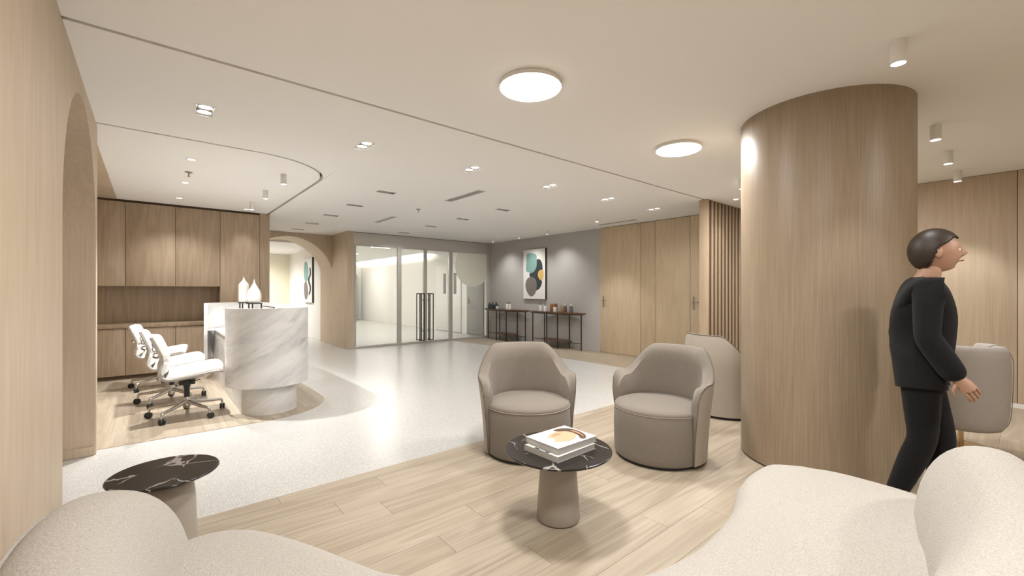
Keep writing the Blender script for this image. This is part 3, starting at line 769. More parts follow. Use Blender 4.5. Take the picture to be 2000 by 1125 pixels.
for i, (x, y, fx, fy, lab) in enumerate(((2.42, 2.68, -.454, -.891, 'taupe tub armchair at the edge of the terrazzo, behind the magazine table'), (3.17, 1.92, -.995, .03, 'taupe tub armchair with lamp-lightened shell showing, between table and column'), (4.84, 2.14, .93, -.30, 'taupe tub armchair turned away, half hidden by the column'))):
    o = proto if i == 0 else copy_tree(proto)
    o.location = (x, y, 0); o.rotation_euler.z = math.atan2(fy, fx)
    tag(o, lab, 'armchair', 'tub armchairs in the lounge')

# ------------------------------------------------------------------ low tables and magazines
t = empty('coffee_table', (1.835, 1.765, 0), R(20), 'round black marble table on a tapered base carrying magazines', 'table')
lathe('foot_ring', [(0, 0), (.122, 0), (.122, .008), (0, .008)], M_BLACKP, t)
lathe('base', [(0, .006), (.124, .006), (.127, .014), (.124, .06), (.106, .30), (.099, .375), (.095, .392), (0, .392)], M_TABLEBASE, t, 64)
lathe('table_top', [(0, .392), (.296, .392), (.306, .397), (.310, .403), (.309, .408), (.305, .410), (.300, .410), (0, .410)], M_BLKMARBLE, t, 96)
t = empty('side_table', (.055, 2.70, 0), R(60), 'small round black marble side table behind the sofa end', 'table')
lathe('base', [(0, 0), (.132, 0), (.134, .01), (.130, .10), (.123, .30), (.118, .36), (.104, .405), (.080, .428), (.05, .436), (0, .436)], M_TABLEBASE, t, 64)
lathe('table_top', [(0, .436), (.208, .436), (.218, .441), (.221, .446), (.219, .450), (.216, .452), (.211, .452), (0, .452)], M_BLKMARBLE, t, 96)
M_PAPER = plain('white_paper', (.58, .57, .55), .6); M_PAGES = plain('page_edges', (.40, .385, .37), .8, bump=.3, bscale=900)
M_SKIN = plain('print_skin', (.42, .24, .13), .5); M_SKIN2 = plain('print_pale_skin', (.55, .38, .24), .5); M_HAIR = plain('print_hair', (.09, .045, .025), .4)
def book(name, z, x, y, rz, w, l, h, label):
    t = empty(name, (x, y, z), rz, label, 'book')
    box('pages', -w/2+.003, w/2-.004, -l/2+.003, l/2-.003, .0015, h-.0015, M_PAGES, t)
    box('cover', -w/2, w/2, -l/2, l/2, h-.0015, h, M_PAPER, t); box('cover', -w/2, w/2, -l/2, l/2, 0, .0015, M_PAPER, t)
    box('spine', -w/2, -w/2+.002, -l/2, l/2, 0, h, M_PAPER, t)
    return t
BX, BY, BR = 1.835, 1.79, R(0)
b = book('magazine', .4105, 1.822, 1.737, R(1.5), .325, .258, .032, 'thick white magazine with black label, lower of the two')
box('print', -.1575, -.1415, -.055, .055, .0321, .0326, M_BLACKP, b); box('print', -.154, -.147, -.03, .02, .0327, .033, M_PAPER, b)
b = book('magazine', .4435, 1.853, 1.757, 0, .33, .26, .032, 'white magazine with a portrait print, upper of the two')
def flat(name, pts, z, m, par): prism(name, [(p.x*1.12+.004, p.y*1.2) for p in spline([Vector(p) for p in pts], 6, True)], z, z+.0004, m, par)
flat('print', [(-.09, -.04), (-.06, .0), (-.075, .03), (-.02, .055), (.04, .065), (.09, .04), (.095, -.01), (.05, -.05), (.0, -.07), (-.05, -.06)], .0321, M_SKIN2, b)
flat('print', [(-.05, .025), (.0, .045), (.03, .03), (.0, .02)], .0326, M_SKIN, b)
flat('print', [(.03, .085), (.08, .085), (.12, .055), (.13, .0), (.11, -.06), (.07, -.095), (.05, -.08), (.075, -.045), (.085, .0), (.075, .035), (.04, .06)], .0331, M_HAIR, b)
flat('print', [(.10, .03), (.115, .0), (.10, -.05), (.075, -.082), (.095, -.04)], .0336, M_SKIN, b)

# ------------------------------------------------------------------ reception desk
desk = empty('reception_desk', (1.03, 6.7, 0), 0, 'white veined marble reception desk with a rounded overhanging shell', 'desk')
ox, oy = 1.03, 6.7
pl = [(.755-ox, 8.08-oy), (.755-ox, 5.49-oy)] + [(x-ox, y-oy) for x, y in arc(1.03, 5.49, .275, 180, 360, 28)] + [(1.305-ox, 8.08-oy)]
prism('base', pl, 0.0, .75, M_MARBLE, desk, smooth=30)
outp = [(x-ox, y-oy) for x, y in arc(1.02, 7.85, .41, 180, 0, 32)] + [(x-ox, y-oy) for x, y in arc(1.02, 5.5, .41, 0, -180, 32)]
inp = [(x-ox, y-oy) for x, y in arc(1.02, 7.85, .365, 180, 0, 32)] + [(x-ox, y-oy) for x, y in arc(1.02, 5.5, .365, 0, -180, 32)]
bm = bmesh.new(); V = []
for (a, b_) in zip(outp, inp): V.append([bm.verts.new((*a, .31)), bm.verts.new((*a, 1.147)), bm.verts.new((*b_, 1.147)), bm.verts.new((*b_, .31))])
for a, b_ in zip(V[:-1], V[1:]):
    for k in range(4): bm.faces.new((a[k], b_[k], b_[(k+1) % 4], a[(k+1) % 4]))
bm.faces.new(V[0]); bm.faces.new(V[-1][::-1])
bmo('shell', bm, M_MARBLE, desk, smooth=30)
bm = bmesh.new()
add_prism(bm, [(.62-ox, 7.88-oy), (.66-ox, 8.0-oy), (1.0-ox, 8.19-oy), (1.37-ox, 7.95-oy), (1.38-ox, 5.5-oy), (1.3-ox, 5.28-oy), (1.02-ox, 5.15-oy), (.78-ox, 5.27-oy), (.70-ox, 5.42-oy), (.745-ox, 5.5-oy), (.745-ox, 7.88-oy)], .735, .755)
tag(bmo('work_top', bm, M_WHITEP, desk), 'plain white work top inside the shell')
for x, y, hh, w, lab, k in ((1.112, 7.80, .405, .07, 'tall cylindrical white bottle vase with a pointed tip', 0), (1.165, 7.25, .34, .093, 'squat drop shaped white bottle vase with a pointed tip', 1)):
    s = empty('vase_stand', (x, y, .755), 0, 'slim black metal stand under the ' + ('tall bottle vase' if k == 0 else 'drop shaped vase'), 'stand')
    lathe('plate', [(0, .388), (w+.012, .388), (w+.012, .398), (0, .398)], M_BLACK, s, 40)
    for a in (-25, 95, 215): tube('leg', [((w)*math.cos(R(a)), w*math.sin(R(a)), .39), ((w)*math.cos(R(a)), w*math.sin(R(a)), 0)], .010, M_BLACK, s, 8)
    v = empty('vase', (x, y, 1.1535), 0, lab, 'vase')
    if k == 0: prof = [(0, 0), (.062, 0), (.069, .008), (.070, .10), (.070, .25), (.068, .275), (.058, .292), (.036, .32), (.018, .35), (.008, .38), (.003, .405), (0, .406)]
    else: prof = [(0, 0), (.066, 0), (.078, .012), (.090, .06), (.093, .10), (.088, .14), (.070, .19), (.044, .235), (.022, .275), (.010, .31), (.005, .345), (0, .346)]
    lathe('body', [(r, z) for r, z in prof], M_CERAMIC, v, 48, smooth=50)
t = empty('monitor', (1.18, 6.34, .755), 0, 'flat computer monitor standing on the work top of the desk', 'monitor')
box('screen', -.012, .012, -.33, .33, .06, .375, M_BLACKP, t, .004); box('display', -.0135, -.012, -.32, .32, .07, .365, plain('screen_grey', (.55, .55, .54), .3), t)
box('neck', .012, .03, -.03, .03, .01, .2, M_SATIN, t); box('foot', -.06, .08, -.11, .11, 0, .01, M_SATIN, t, .002)

# ------------------------------------------------------------------ office chairs
def office_chair():
    t = empty('office_chair')
    side = spline([Vector(p) for p in ((.30, .468), (.24, .478), (.10, .455), (-.06, .432), (-.15, .428), (-.205, .448), (-.232, .495), (-.228, .55), (-.215, .60), (-.222, .67), (-.255, .76), (-.298, .868))], 5)
    for s in (-1, 1):
        bm = bmesh.new()
        n = len(side)
        V = []
        for i, p in enumerate(side):
            d = (side[min(i+1, n-1)]-side[max(i-1, 0)]).normalized(); q = Vector((-d.y, d.x))
            V.append([bm.verts.new((p.x+q.x*a, s*.235+b, p.y+q.y*a)) for a, b in ((-.017, -.009), (-.017, .009), (-.006, .013), (.012, .013), (.012, -.013), (-.006, -.013))])
        for a, b in zip(V[:-1], V[1:]):
            for k in range(6): bm.faces.new((a[k], b[k], b[(k+1) % 6], a[(k+1) % 6]))
        bm.faces.new(V[0]); bm.faces.new(V[-1][::-1])
        bmo('side_rail', bm, M_CHROME, t, smooth=50)
    def pad(name, i0, i1, thick, edge=.05):
        """upholstery following the rail profile, swollen in the middle"""
        seg = side[i0:i1+1]; n = len(seg); W = .222; bm = bmesh.new(); top = []; bot = []
        NU = 11
        for i, p in enumerate(seg):
            d = (seg[min(i+1, n-1)]-seg[max(i-1, 0)]).normalized(); q = Vector((d.y, -d.x))
            u = i/(n-1); eu = min(1, min(u, 1-u)*n/3.2); eu = math.sqrt(max(0, 1-(1-eu)**2))
            rt, rb = [], []
            for k in range(NU):
                w = -1+2*k/(NU-1); ew = min(1, (1-abs(w))/.22); ew = math.sqrt(max(0, 1-(1-ew)**2))
                h = .012+thick*eu*(.25+.75*ew)*(.9+.1*(1-w*w))
                rt.append(bm.verts.new((p.x+q.x*h, w*W, p.y+q.y*h))); rb.append(bm.verts.new((p.x-q.x*.010, w*W, p.y-q.y*.010)))
            top.append(rt); bot.append(rb)
        for i in range(n-1):
            for k in range(NU-1):
                bm.faces.new((top[i][k], top[i][k+1], top[i+1][k+1], top[i+1][k])); bm.faces.new((bot[i][k], bot[i+1][k], bot[i+1][k+1], bot[i][k+1]))
            bm.faces.new((top[i][0], top[i+1][0], bot[i+1][0], bot[i][0])); bm.faces.new((top[i][-1], bot[i][-1], bot[i+1][-1], top[i+1][-1]))
        for k in range(NU-1):
            bm.faces.new((top[0][k], bot[0][k], bot[0][k+1], top[0][k+1])); bm.faces.new((top[-1][k], top[-1][k+1], bot[-1][k+1], bot[-1][k]))
        o = bmo(name, bm, M_WHITELEATHER, t, smooth=80)
        s = o.modifiers.new('sub', 'SUBSURF'); s.levels = 1; s.render_levels = 1
    for p in side: p.y = p.y
    pad('seat_pad', 0, 23, .075); pad('back_pad', 27, 42, .062); pad('back_pad', 42, 55, .07)
    pad('sling', 23, 28, .004)
    tube('back_brace', [(-.245, -.235, .66), (-.275, -.12, .665), (-.275, .12, .665), (-.245, .235, .66)], .009, M_CHROME, t, 8)
    tube('seat_brace', [(-.205, -.235, .43), (-.12, -.12, .405), (-.12, .12, .405), (-.205, .235, .43)], .010, M_CHROME, t, 8)
    for s in (-1, 1):
        bm = bmesh.new(); add_tube(bm, [(-.262+.024*math.cos(a), s*.225, .755+.026*math.sin(a)) for a in [2*PI*k/14 for k in range(15)]], .0045, 6, False); bmo('ring', bm, M_CHROME, t, smooth=60)
    tube('seat_bracket', [(.12, -.235, .445), (.03, -.10, .395), (.03, .10, .395), (.12, .235, .445)], .010, M_CHROME, t, 8)
    box('mechanism', -.07, .07, -.06, .06, .335, .40, M_BLACKP, t, .008)
    tube('lever', [(.02, -.06, .365), (.10, -.20, .405)], .005, M_BLACKP, t, 8)
    lathe('column', [(0, .20), (.026, .20), (.026, .30), (.032, .31), (.032, .345), (0, .345)], M_BLACKP, t, 20)
    lathe('hub', [(0, .085), (.028, .085), (.036, .11), (.034, .17), (.022, .205), (0, .205)], M_CHROME, t, 24)
    for k in range(5):
        a = 2*PI*k/5+R(14); ca, sa = math.cos(a), math.sin(a)
        tube('base_leg', [(ca*r, sa*r, z) for r, z in ((.02, .150), (.10, .138), (.22, .118), (.30, .112), (.325, .105), (.334, .09), (.334, .055))], [.022, .020, .0165, .0145, .014, .013, .011], M_CHROME, t, 10)
        c = empty('caster', (ca*.334, sa*.334, 0)); c.parent = t; c.rotation_euler.z = a+1.1
        for s in (-1, 1):
            bm = bmesh.new(); add_lathe(bm, [(0, -.010), (.026, -.010), (.031, -.005), (.031, .005), (.026, .010), (0, .010)], 24)
            bmesh.ops.rotate(bm, verts=bm.verts[:], matrix=Matrix.Rotation(PI/2, 3, 'X')); bmesh.ops.translate(bm, verts=bm.verts[:], vec=(.008, s*.013, .031))
            bmo('wheel', bm, M_BLACKP, c, smooth=40)
    return t
proto = office_chair()
for i, (x, y, a, lab) in enumerate(((.30, 5.77, 0, 'white leather office chair at the open desk end, closest to the terrazzo'), (.20, 6.62, 2, 'white leather office chair in the middle of the row of three'), (.10, 7.72, -6, 'white leather office chair of the row closest to the oak cabinets'))):
    o = proto if i == 0 else copy_tree(proto)
    o.location = (x, y, 0); o.rotation_euler.z = R(a); tag(o, lab, 'office chair', 'office chairs behind the reception desk')

# ------------------------------------------------------------------ console tables and what stands on them
def console():
    t = empty('console_table')
    def oval(l, d, n=60, e=2.6): return [(d*math.copysign(abs(math.cos(2*PI*i/n))**(2/e), math.cos(2*PI*i/n)), l*math.copysign(abs(math.sin(2*PI*i/n))**(2/e), math.sin(2*PI*i/n))) for i in range(n)]
    prism('table_top', oval(.90, .20, 60, 2.3), .808, .84, M_WALNUT, t, smooth=40)
    prism('apron', oval(.83, .175, 60, 2.3), .79, .808, M_BLACK, t, smooth=40)
    legs = [(0, .79), (0, -.79), (-.165, .20), (-.165, -.22), (.15, .45), (.15, -.30)]
    for x, y in legs: box('leg', x-.010, x+.010, y-.010, y+.010, 0, .80, M_BLACK, t)
    box('stretcher', -.007, .007, -.79, .79, .150, .164, M_BLACK, t)
    prism('shelf', oval(.46, .17, 48, 2.6), .165, .192, M_WALNUT, t, smooth=40)
    return t
proto = console()
TX = XR-.225
for i, (y, lab) in enumerate(((7.13, 'walnut and black metal console table nearer the flush oak doors'), (8.99, 'walnut and black metal console table in the corner by the glass'))):
    o = proto if i == 0 else copy_tree(proto)
    o.location = (TX, y, 0); tag(o, lab, 'console table', 'console tables along the grey wall')
M_BROWNP = plain('brown_bottle', (.16, .095, .055), .3); M_GREYP = plain('grey_bottle', (.13, .115, .10), .35); M_TAN = plain('tan_bottle', (.36, .23, .13), .4)
M_DARKGLASS = plain('smoky_glass', (.03, .045, .05), .1); M_BOX = plain('brown_card', (.27, .12, .05), .6)
def bottle(x, y, r, h, m, mp, label, group=None, pump=True):
    t = empty('pump_bottle' if pump else 'jar', (x, y, .8405), random.uniform(0, 6), label, 'bottle' if pump else 'jar', group)
    lathe('body', [(0, 0), (r*.94, 0), (r, r*.08), (r, h*.62), (r*.9, h*.68), (r*.38, h*.74), (r*.36, h*.78), (0, h*.78)] if pump else [(0, 0), (r*.9, 0), (r, r*.15), (r, h*.9), (r*.93, h), (r*.85, h), (r*.85, h*.3), (0, h*.3)], m, t, 24)
    if pump:
        lathe('cap', [(0, h*.77), (r*.42, h*.77), (r*.42, h*.87), (r*.15, h*.88), (r*.15, h*.94), (0, h*.94)], mp, t, 16)
        box('spout', -r*.95, r*.35, -r*.2, r*.2, h*.93, h, mp, t, r*.08)
    return t
# positions run along the wall: (pixel column -> place along the table)
bottle(TX-.02, 7.625, .033, .19, M_WHITEP, M_BROWNP, 'white pump bottle with brown cap on the console nearer the doors', 'white bottles with brown caps')
bottle(TX-.02, 7.46, .033, .18, M_WHITEP, M_BROWNP, 'white pump bottle with brown cap on the console nearer the doors', 'white bottles with brown caps')
tag(box('card_box', -.055, .055, -.07, .07, 0, .185, M_BOX, loc=(TX+.05, 7.24, .8405), rz=.2, bev=.002), 'upright brown cardboard box on the console nearer the doors', 'box')
bottle(TX-.11, 7.04, .042, .115, M_WHITEP, None, 'open white jar in front of the brown box', pump=False)
bottle(TX-.05, 6.905, .038, .16, M_TAN, M_TAN, 'tan bottle beside the white jar')
bottle(TX+.01, 6.835, .040, .205, M_BROWNP, M_WHITEP, 'dark brown bottle with white pump')
bottle(TX-.02, 6.62, .043, .20, M_GREYP, M_WHITEP, 'grey bottle with white pump at the table end')
for y, h in ((9.64, .17), (9.52, .17), (9.39, .18)): bottle(TX-.02+.03*math.sin(y*9), y, .055, h, M_DARKGLASS, M_BLACKP, 'rounded smoky glass bottle with black cap in the corner group', 'smoky bottles by the glass front')
bottle(TX-.09, 9.25, .033, .07, M_WHITEP, None, 'small white jar beside the smoky bottles', pump=False)
for y in (8.87, 8.76): bottle(TX-.05, y, .034, .20, M_WHITEP, M_BLACKP, 'white pump bottle with black cap on the corner console', 'white bottles with black caps')

# ------------------------------------------------------------------ abstract canvases
M_TEAL = plain('print_teal', (.22, .38, .35), .7); M_NAVY = plain('print_charcoal', (.035, .045, .05), .7); M_OCHRE = plain('print_ochre', (.68, .45, .14), .7); M_TAUP = plain('print_taupe', (.20, .17, .155), .7); M_LINE = plain('print_pale_line', (.55, .52, .45), .7)
M_CANVAS = plain('canvas_white', (.80, .785, .755), .8)
def canvas(name, X, yc, zc, w, h, label, shapes):
    """faces -X; local u runs towards -Y (rightwards in view), v up, both -0.5..0.5"""
    t = empty(name, (X, yc, zc), 0, label, 'painting')
    box('stretcher', -.045, 0, -w/2, w/2, -h/2, h/2, M_BLACK, t); box('canvas', -.047, -.045, -w/2+.006, w/2-.006, -h/2+.004, h/2-.004, M_CANVAS, t)
    for k, (m, pts) in enumerate(shapes):
        sp = spline([Vector((-u*w, v*h)) for u, v in pts], 6, True)
        prism('painted_shape', [(p.x, p.y) for p in sp], -.0475-.0006*k, -.0481-.0006*k, m, t, ax='X')
A1 = [(M_NAVY, [(.13, .28), (.27, .28), (.36, .20), (.38, .06), (.30, -.10), (.36, -.16), (.28, -.27), (.12, -.32), (.02, -.22), (-.02, -.08), (-.18, -.05), (-.18, .02), (.02, .08), (.12, .18)]),
      (M_TEAL, [(-.32, .40), (-.12, .42), (.10, .38), (.13, .26), (.10, .12), (-.06, .03), (-.25, .04), (-.36, .08), (-.34, .24)]),
      (M_TAUP, [(-.10, -.06), (.06, -.10), (.13, -.22), (.08, -.36), (-.06, -.44), (-.22, -.42), (-.36, -.30), (-.38, -.18), (-.28, -.08)]),
      (M_OCHRE, [(.22, .05), (.33, .08), (.42, .05), (.42, -.06), (.36, -.13), (.24, -.10), (.18, -.02)])]
canvas('abstract_painting', XR-.002, 8.07, 1.763, .83, 1.28, 'upright abstract canvas of teal, charcoal, ochre and taupe shapes above the consoles', A1)
A2 = [(M_TEAL, [(-.42, .38), (-.15, .42), (.05, .30), (.10, .12), (-.05, .0), (-.3, -.02), (-.45, .10)]),
      (M_TAUP, [(-.42, -.08), (-.20, -.02), (.0, -.14), (.06, -.30), (-.1, -.42), (-.32, -.42), (-.45, -.25)]),
      (M_NAVY, [(.20, .27), (.34, .26), (.38, .12), (.22, .0), (.36, -.12), (.36, -.24), (.20, -.34), (.12, -.30), (.22, -.18), (.02, -.02), (.04, .04), (.22, .14)])]
canvas('abstract_painting', 3.498, 13.2, 1.64, .86, 1.28, 'abstract canvas with a dark wave seen through the oak arch', A2)

# ------------------------------------------------------------------ swivel tub chair behind the column
t = empty('swivel_tub_chair', (5.32, .36, 0), math.atan2(.5, .86), 'rounded grey tub chair on a slim metal post beyond the column', 'chair')
lathe('base_plate', [(0, 0), (.21, 0), (.21, .006), (.19, .012), (.03, .018), (0, .018)], M_BRASS, t, 48)
lathe('post', [(0, .015), (.02, .015), (.02, .2), (0, .2)], M_BRASS, t, 20)
bm = bmesh.new(); rings = []
N = 60
for i in range(N+1):
    ph = -135+270*i/N; e = min(1, (135-abs(ph))/14); e = .3+.7*math.sqrt(max(0, 1-(1-e)**2))
    sec = []
    for k in range(20):
        a = 2*PI*k/20; ca, sa = math.cos(a), math.sin(a)
        ca = math.copysign(abs(ca)**.75, ca); sa = math.copysign(abs(sa)**.6, sa)
        sec.append((.222+.066*ca*e + .008*sa, .53+.35*sa*(.85+.15*e)))
    rings.append([bm.verts.new((-math.cos(R(ph))*r, math.sin(R(ph))*r, z)) for r, z in sec])
for a, b in zip(rings[:-1], rings[1:]):
    for k in range(20): bm.faces.new((a[k], b[k], b[(k+1) % 20], a[(k+1) % 20]))
bm.faces.new(rings[0]); bm.faces.new(rings[-1][::-1])
o = bmo('backrest', bm, M_TUBF, t, smooth=70)
lathe('seat', [(0, .19), (.13, .19), (.19, .21), (.205, .26), (.205, .42), (.19, .45), (.1, .465), (0, .467)], M_TUBF, t, 48)
for a in (-62, 62): tube('seam', [(-math.cos(R(a))*r, math.sin(R(a))*r, z) for r, z in spline([Vector(p) for p in ((.16, .865), (.2, .882), (.25, .868), (.288, .80), (.298, .70), (.29, .40), (.275, .26), (.24, .192))], 5)], .0025, M_TAUPE, o, 6)
# ------------------------------------------------------------------ walking person
def skin_mesh(name, verts, edges, root, sub=2):
    """verts: (x,y,z,rx,ry); grown with a Skin modifier and baked to a mesh"""
    me = bpy.data.meshes.new(name); me.from_pydata([v[:3] for v in verts], edges, [])
    o = bpy.data.objects.new(name, me); COL.objects.link(o)
    md = o.modifiers.new('skin', 'SKIN'); md.use_smooth_shade = True
    for i, v in enumerate(verts):
        sv = me.skin_vertices[0].data[i]; sv.radius = (v[3], v[4]); sv.use_root = (i == root)
    s = o.modifiers.new('sub', 'SUBSURF'); s.levels = sub; s.render_levels = sub
    dg = bpy.context.evaluated_depsgraph_get()
    out = bpy.data.meshes.new_from_object(o.evaluated_get(dg))
    bpy.data.objects.remove(o); bpy.data.meshes.remove(me)
    return out
def chain(n, start=0): return [(start+i, start+i+1) for i in range(n-1)]
M_PSKIN = plain('skin', (.50, .30, .21), .5); M_CLOTH = fabric('black_cloth', (.012, .012, .013), 300, .1, .2, .9, .05); M_CLOTH2 = fabric('black_trousers', (.010, .010, .011), 300, .1, .2, .9, .05)
M_PHAIR = plain('dark_brown_hair', (.028, .017, .011), .45, bump=.6, bscale=160); M_SHOE = plain('black_shoe_leather', (.012, .012, .012), .35)
M_EYEW = plain('eye_white', (.75, .72, .68), .3); M_IRIS = plain('eye_dark', (.03, .02, .015), .2); M_LIP = plain('lip', (.40, .17, .13), .45)
PX, PY = 3.44, .395
person = empty('person', (PX, PY, 0), R(-76), 'person in black walking past the oak column, one arm swung forward', 'person')
# skeleton: x forward, y left, z up
pel = (0, 0, .90, .125, .155); sp1 = (.005, 0, 1.04, .105, .135); sp2 = (.01, 0, 1.18, .115, .15); ch = (.012, 0, 1.29, .11, .165); nb = (.02, 0, 1.385, .06, .075); nk = (.04, 0, 1.435, .05, .052); hd = (.055, 0, 1.50, .05, .05)
shL = (.012, .155, 1.345, .058, .058); elL = (-.07, .20, 1.085, .044, .044); wrL = (-.02, .195, .85, .029, .032)
shR = (.012, -.155, 1.345, .058, .058); elR = (.0, -.20, 1.08, .044, .044); wrR = (.115, -.19, .875, .029, .032)
hpL = (.01, .085, .85, .088, .092); knL = (.10, .08, .49, .058, .06); anL = (.09, .08, .085, .036, .038)
hpR = (-.01, -.085, .85, .088, .092); knR = (.0, -.08, .49, .058, .06); anR = (-.13, -.08, .115, .036, .038)
def grow(p, k, dz=0): return (p[0], p[1], p[2]+dz, p[3]*k, p[4]*k)
def mid(a, b, f, r): return (*[a[i]+(b[i]-a[i])*f for i in range(3)], r, r)
B = [pel, sp1, sp2, ch, nb, nk, hd,
     shL, mid(shL, elL, .5, .05), elL, mid(elL, wrL, .4, .041), wrL, shR, mid(shR, elR, .5, .05), elR, mid(elR, wrR, .4, .041), wrR,
     hpL, mid(hpL, knL, .5, .075), knL, mid(knL, anL, .35, .058), anL, hpR, mid(hpR, knR, .5, .075), knR, mid(knR, anR, .35, .058), anR]
E_ = chain(7) + [(3, 7)] + chain(5, 7) + [(3, 12)] + chain(5, 12) + [(0, 17)] + chain(5, 17) + [(0, 22)] + chain(5, 22)
bodyme = skin_mesh('body', B, E_, 0)
bm = bmesh.new(); bm.from_mesh(bodyme); bm.normal_update()
for v, nn in [(v, v.normal.copy()) for v in bm.verts]:
    if v.co.z < 1.37: v.co -= nn*.014          # covered by clothes
# head: egg with brow, nose, chin and ears
def add_head(bm, c):
    r = bmesh.ops.create_uvsphere(bm, u_segments=32, v_segments=24, radius=1.0)
    for v in r['verts']:
        x, y, z = v.co
        fx = x*(.098 if x > 0 else .104); fy = y*.075; fz = z*.118
        if z < 0: fx *= 1-.18*(-z)*(1 if x < 0 else .35); fy *= 1-.33*(-z)
        if x > .3:
            nz = math.exp(-((z+.10)/.16)**2)*math.exp(-(y/.16)**2); fx += .030*nz*(1 if z > -.3 else .4)
            br = math.exp(-((z-.17)/.07)**2)*math.exp(-(y/.5)**2); fx += .006*br
            ey = math.exp(-((z-.03)/.10)**2)*math.exp(-((abs(y)-.38)/.16)**2); fx -= .010*ey
            mo = math.exp(-((z+.47)/.08)**2)*math.exp(-(y/.26)**2); fx += .008*mo
            cn = math.exp(-((z+.80)/.14)**2)*math.exp(-(y/.3)**2); fx += .014*cn
        v.co = Vector((fx, fy, fz)) + Vector(c)
    for s in (-1, 1):
        r = bmesh.ops.create_uvsphere(bm, u_segments=12, v_segments=8, radius=1.0)
        for v in r['verts']: v.co = Vector((v.co.x*.018-.005, v.co.y*.009+s*.077, v.co.z*.030-.008)) + Vector(c)
HC = (.07, 0, 1.555)
add_head(bm, HC)
# hands: palm plus five bent fingers each
def add_hand(bm, w, d, side, pn):
    """w wrist, d direction to the fingertips, pn palm normal"""
    w, d, pn = Vector(w), Vector(d).normalized(), Vector(pn).normalized(); pn = (pn-d*pn.dot(d)).normalized(); a = d.cross(pn)*side
    add_tube(bm, [w-d*.01, w+d*.03, w+d*.06, w+d*.085], [.024, .031, .034, .030], 12)
    for k, (o, l, r) in enumerate(((.028, .074, .0085), (.0095, .082, .009), (-.0095, .077, .0085), (-.027, .062, .0075))):
        b = w+d*.078+a*o; p1 = b+(d+pn*.15).normalized()*l*.42; p2 = p1+(d+pn*.6).normalized()*l*.32; p3 = p2+(d*.7+pn).normalized()*l*.26
        add_tube(bm, [b-d*.02, b, p1, p2, p3], [r, r, r*.96, r*.88, r*.65], 8)
    b = w+d*.03+a*.026; p1 = b+(d*.6+a*.8+pn*.3).normalized()*.036; p2 = p1+(d+a*.25+pn*.5).normalized()*.032
    add_tube(bm, [b-a*.012, b, p1, p2], [.011, .0115, .010, .007], 8)
add_hand(bm, wrR[:3], (.62, .05, -.78), -1, (-.5, .75, .3)); add_hand(bm, wrL[:3], (.25, 0, -1), 1, (.3, -.9, .1))
bodyo = bmo('body', bm, M_PSKIN, person, smooth=70)
# clothes: the figure's own surface pushed out a little and cut at neck, cuffs and hem
def garment(name, keep, off, m, label):
    bm = bmesh.new(); bm.from_mesh(bodyme); bm.normal_update()
    N = [(v, v.normal.copy()) for v in bm.verts]
    bmesh.ops.delete(bm, geom=[f for f in bm.faces if not keep(f.calc_center_median())], context='FACES')
    for v, nn in N:
        if v.is_valid: v.co += nn*off(v.co)
    return tag(bmo(name, bm, m, person, smooth=80), label)
arm = lambda c: (abs(c.y) > .165 and c.z < 1.2) or (abs(c.y) > .15 and c.z < 1.0) and not (abs(c.y) < .19 and c.z < .80)
garment('trousers', lambda c: c.z < .97 and not (abs(c.y) > .168 and c.z > .60), lambda c: .012, M_CLOTH2, 'black trousers')
garment('jacket', lambda c: c.z < 1.405 and (c.z > .78 or abs(c.y) > .18), lambda c: .016 + .018*max(0, min(1, (1.1-c.z)/.3)), M_CLOTH, 'long black jacket')
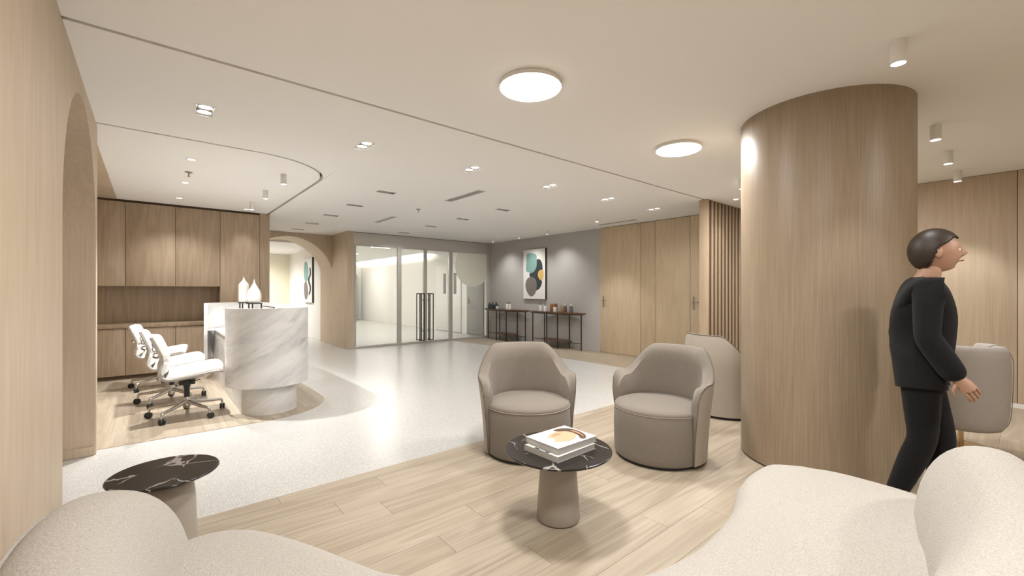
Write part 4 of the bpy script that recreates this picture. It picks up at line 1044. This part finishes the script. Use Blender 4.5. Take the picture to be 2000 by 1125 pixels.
for s, ax, az, tilt in ((1, .09, .0, 0), (-1, -.13, .035, R(16))):
    bm = bmesh.new()
    secs = [(-.075, .030, .070), (-.055, .036, .085), (.0, .037, .078), (.07, .042, .058), (.13, .044, .046), (.17, .036, .038), (.195, .016, .026)]
    rings = []
    for x, w, h in secs: rings.append([bm.verts.new((x, w*math.cos(2*PI*k/12), max(.0, h*.5+h*.52*math.sin(2*PI*k/12)))) for k in range(12)])
    for a, b in zip(rings[:-1], rings[1:]):
        for k in range(12): bm.faces.new((a[k], a[(k+1) % 12], b[(k+1) % 12], b[k]))
    bm.faces.new(rings[0]); bm.faces.new(rings[-1])
    bmesh.ops.translate(bm, verts=bm.verts[:], vec=(-.13, 0, 0)); bmesh.ops.rotate(bm, verts=bm.verts[:], matrix=Matrix.Rotation(tilt, 3, 'Y')); bmesh.ops.translate(bm, verts=bm.verts[:], vec=(.13, 0, 0))
    bmesh.ops.translate(bm, verts=bm.verts[:], vec=(ax+.03, s*.08, az*.0))
    zm = min(v.co.z for v in bm.verts); bmesh.ops.translate(bm, verts=bm.verts[:], vec=(0, 0, -zm+.001))
    o = bmo('shoe', bm, M_SHOE, person, smooth=60)
bm = bmesh.new()
r = bmesh.ops.create_uvsphere(bm, u_segments=72, v_segments=60, radius=1.0)
kill = []
for v in r['verts']:
    x, y, z = v.co
    line = -.78 + .85*max(0, min(1, (x+.25)/.35)) + .45*max(0, min(1, (x-.1)/.6))      # hairline: nape, over the ear, up to the brow
    if z < line + .03*math.sin(y*9): kill.append(v)
    v.co = Vector((x*.117-.012, y*.088, z*.130+.006)) + Vector(HC)
bmesh.ops.delete(bm, geom=kill, context='VERTS')
hair = bmo('hair', bm, M_PHAIR, person, smooth=80)
so = hair.modifiers.new('thick', 'SOLIDIFY'); so.thickness = .012; so.offset = -1
for s in (-1, 1):
    bm = bmesh.new(); bmesh.ops.create_uvsphere(bm, u_segments=12, v_segments=8, radius=.0105); bmesh.ops.translate(bm, verts=bm.verts[:], vec=(HC[0]+.082, s*.029, HC[2]+.004)); e = bmo('eye', bm, M_EYEW, bodyo, smooth=80)
    bm = bmesh.new(); bmesh.ops.create_uvsphere(bm, u_segments=10, v_segments=6, radius=.0055); bmesh.ops.translate(bm, verts=bm.verts[:], vec=(HC[0]+.0895, s*.029, HC[2]+.004)); bmo('iris', bm, M_IRIS, bodyo, smooth=80)
bm = bmesh.new(); add_tube(bm, [(HC[0]+.094, -.022, HC[2]-.055), (HC[0]+.103, -.008, HC[2]-.054), (HC[0]+.103, .008, HC[2]-.054), (HC[0]+.094, .022, HC[2]-.055)], [.002, .005, .005, .002], 8); bmo('lips', bm, M_LIP, bodyo, smooth=80)
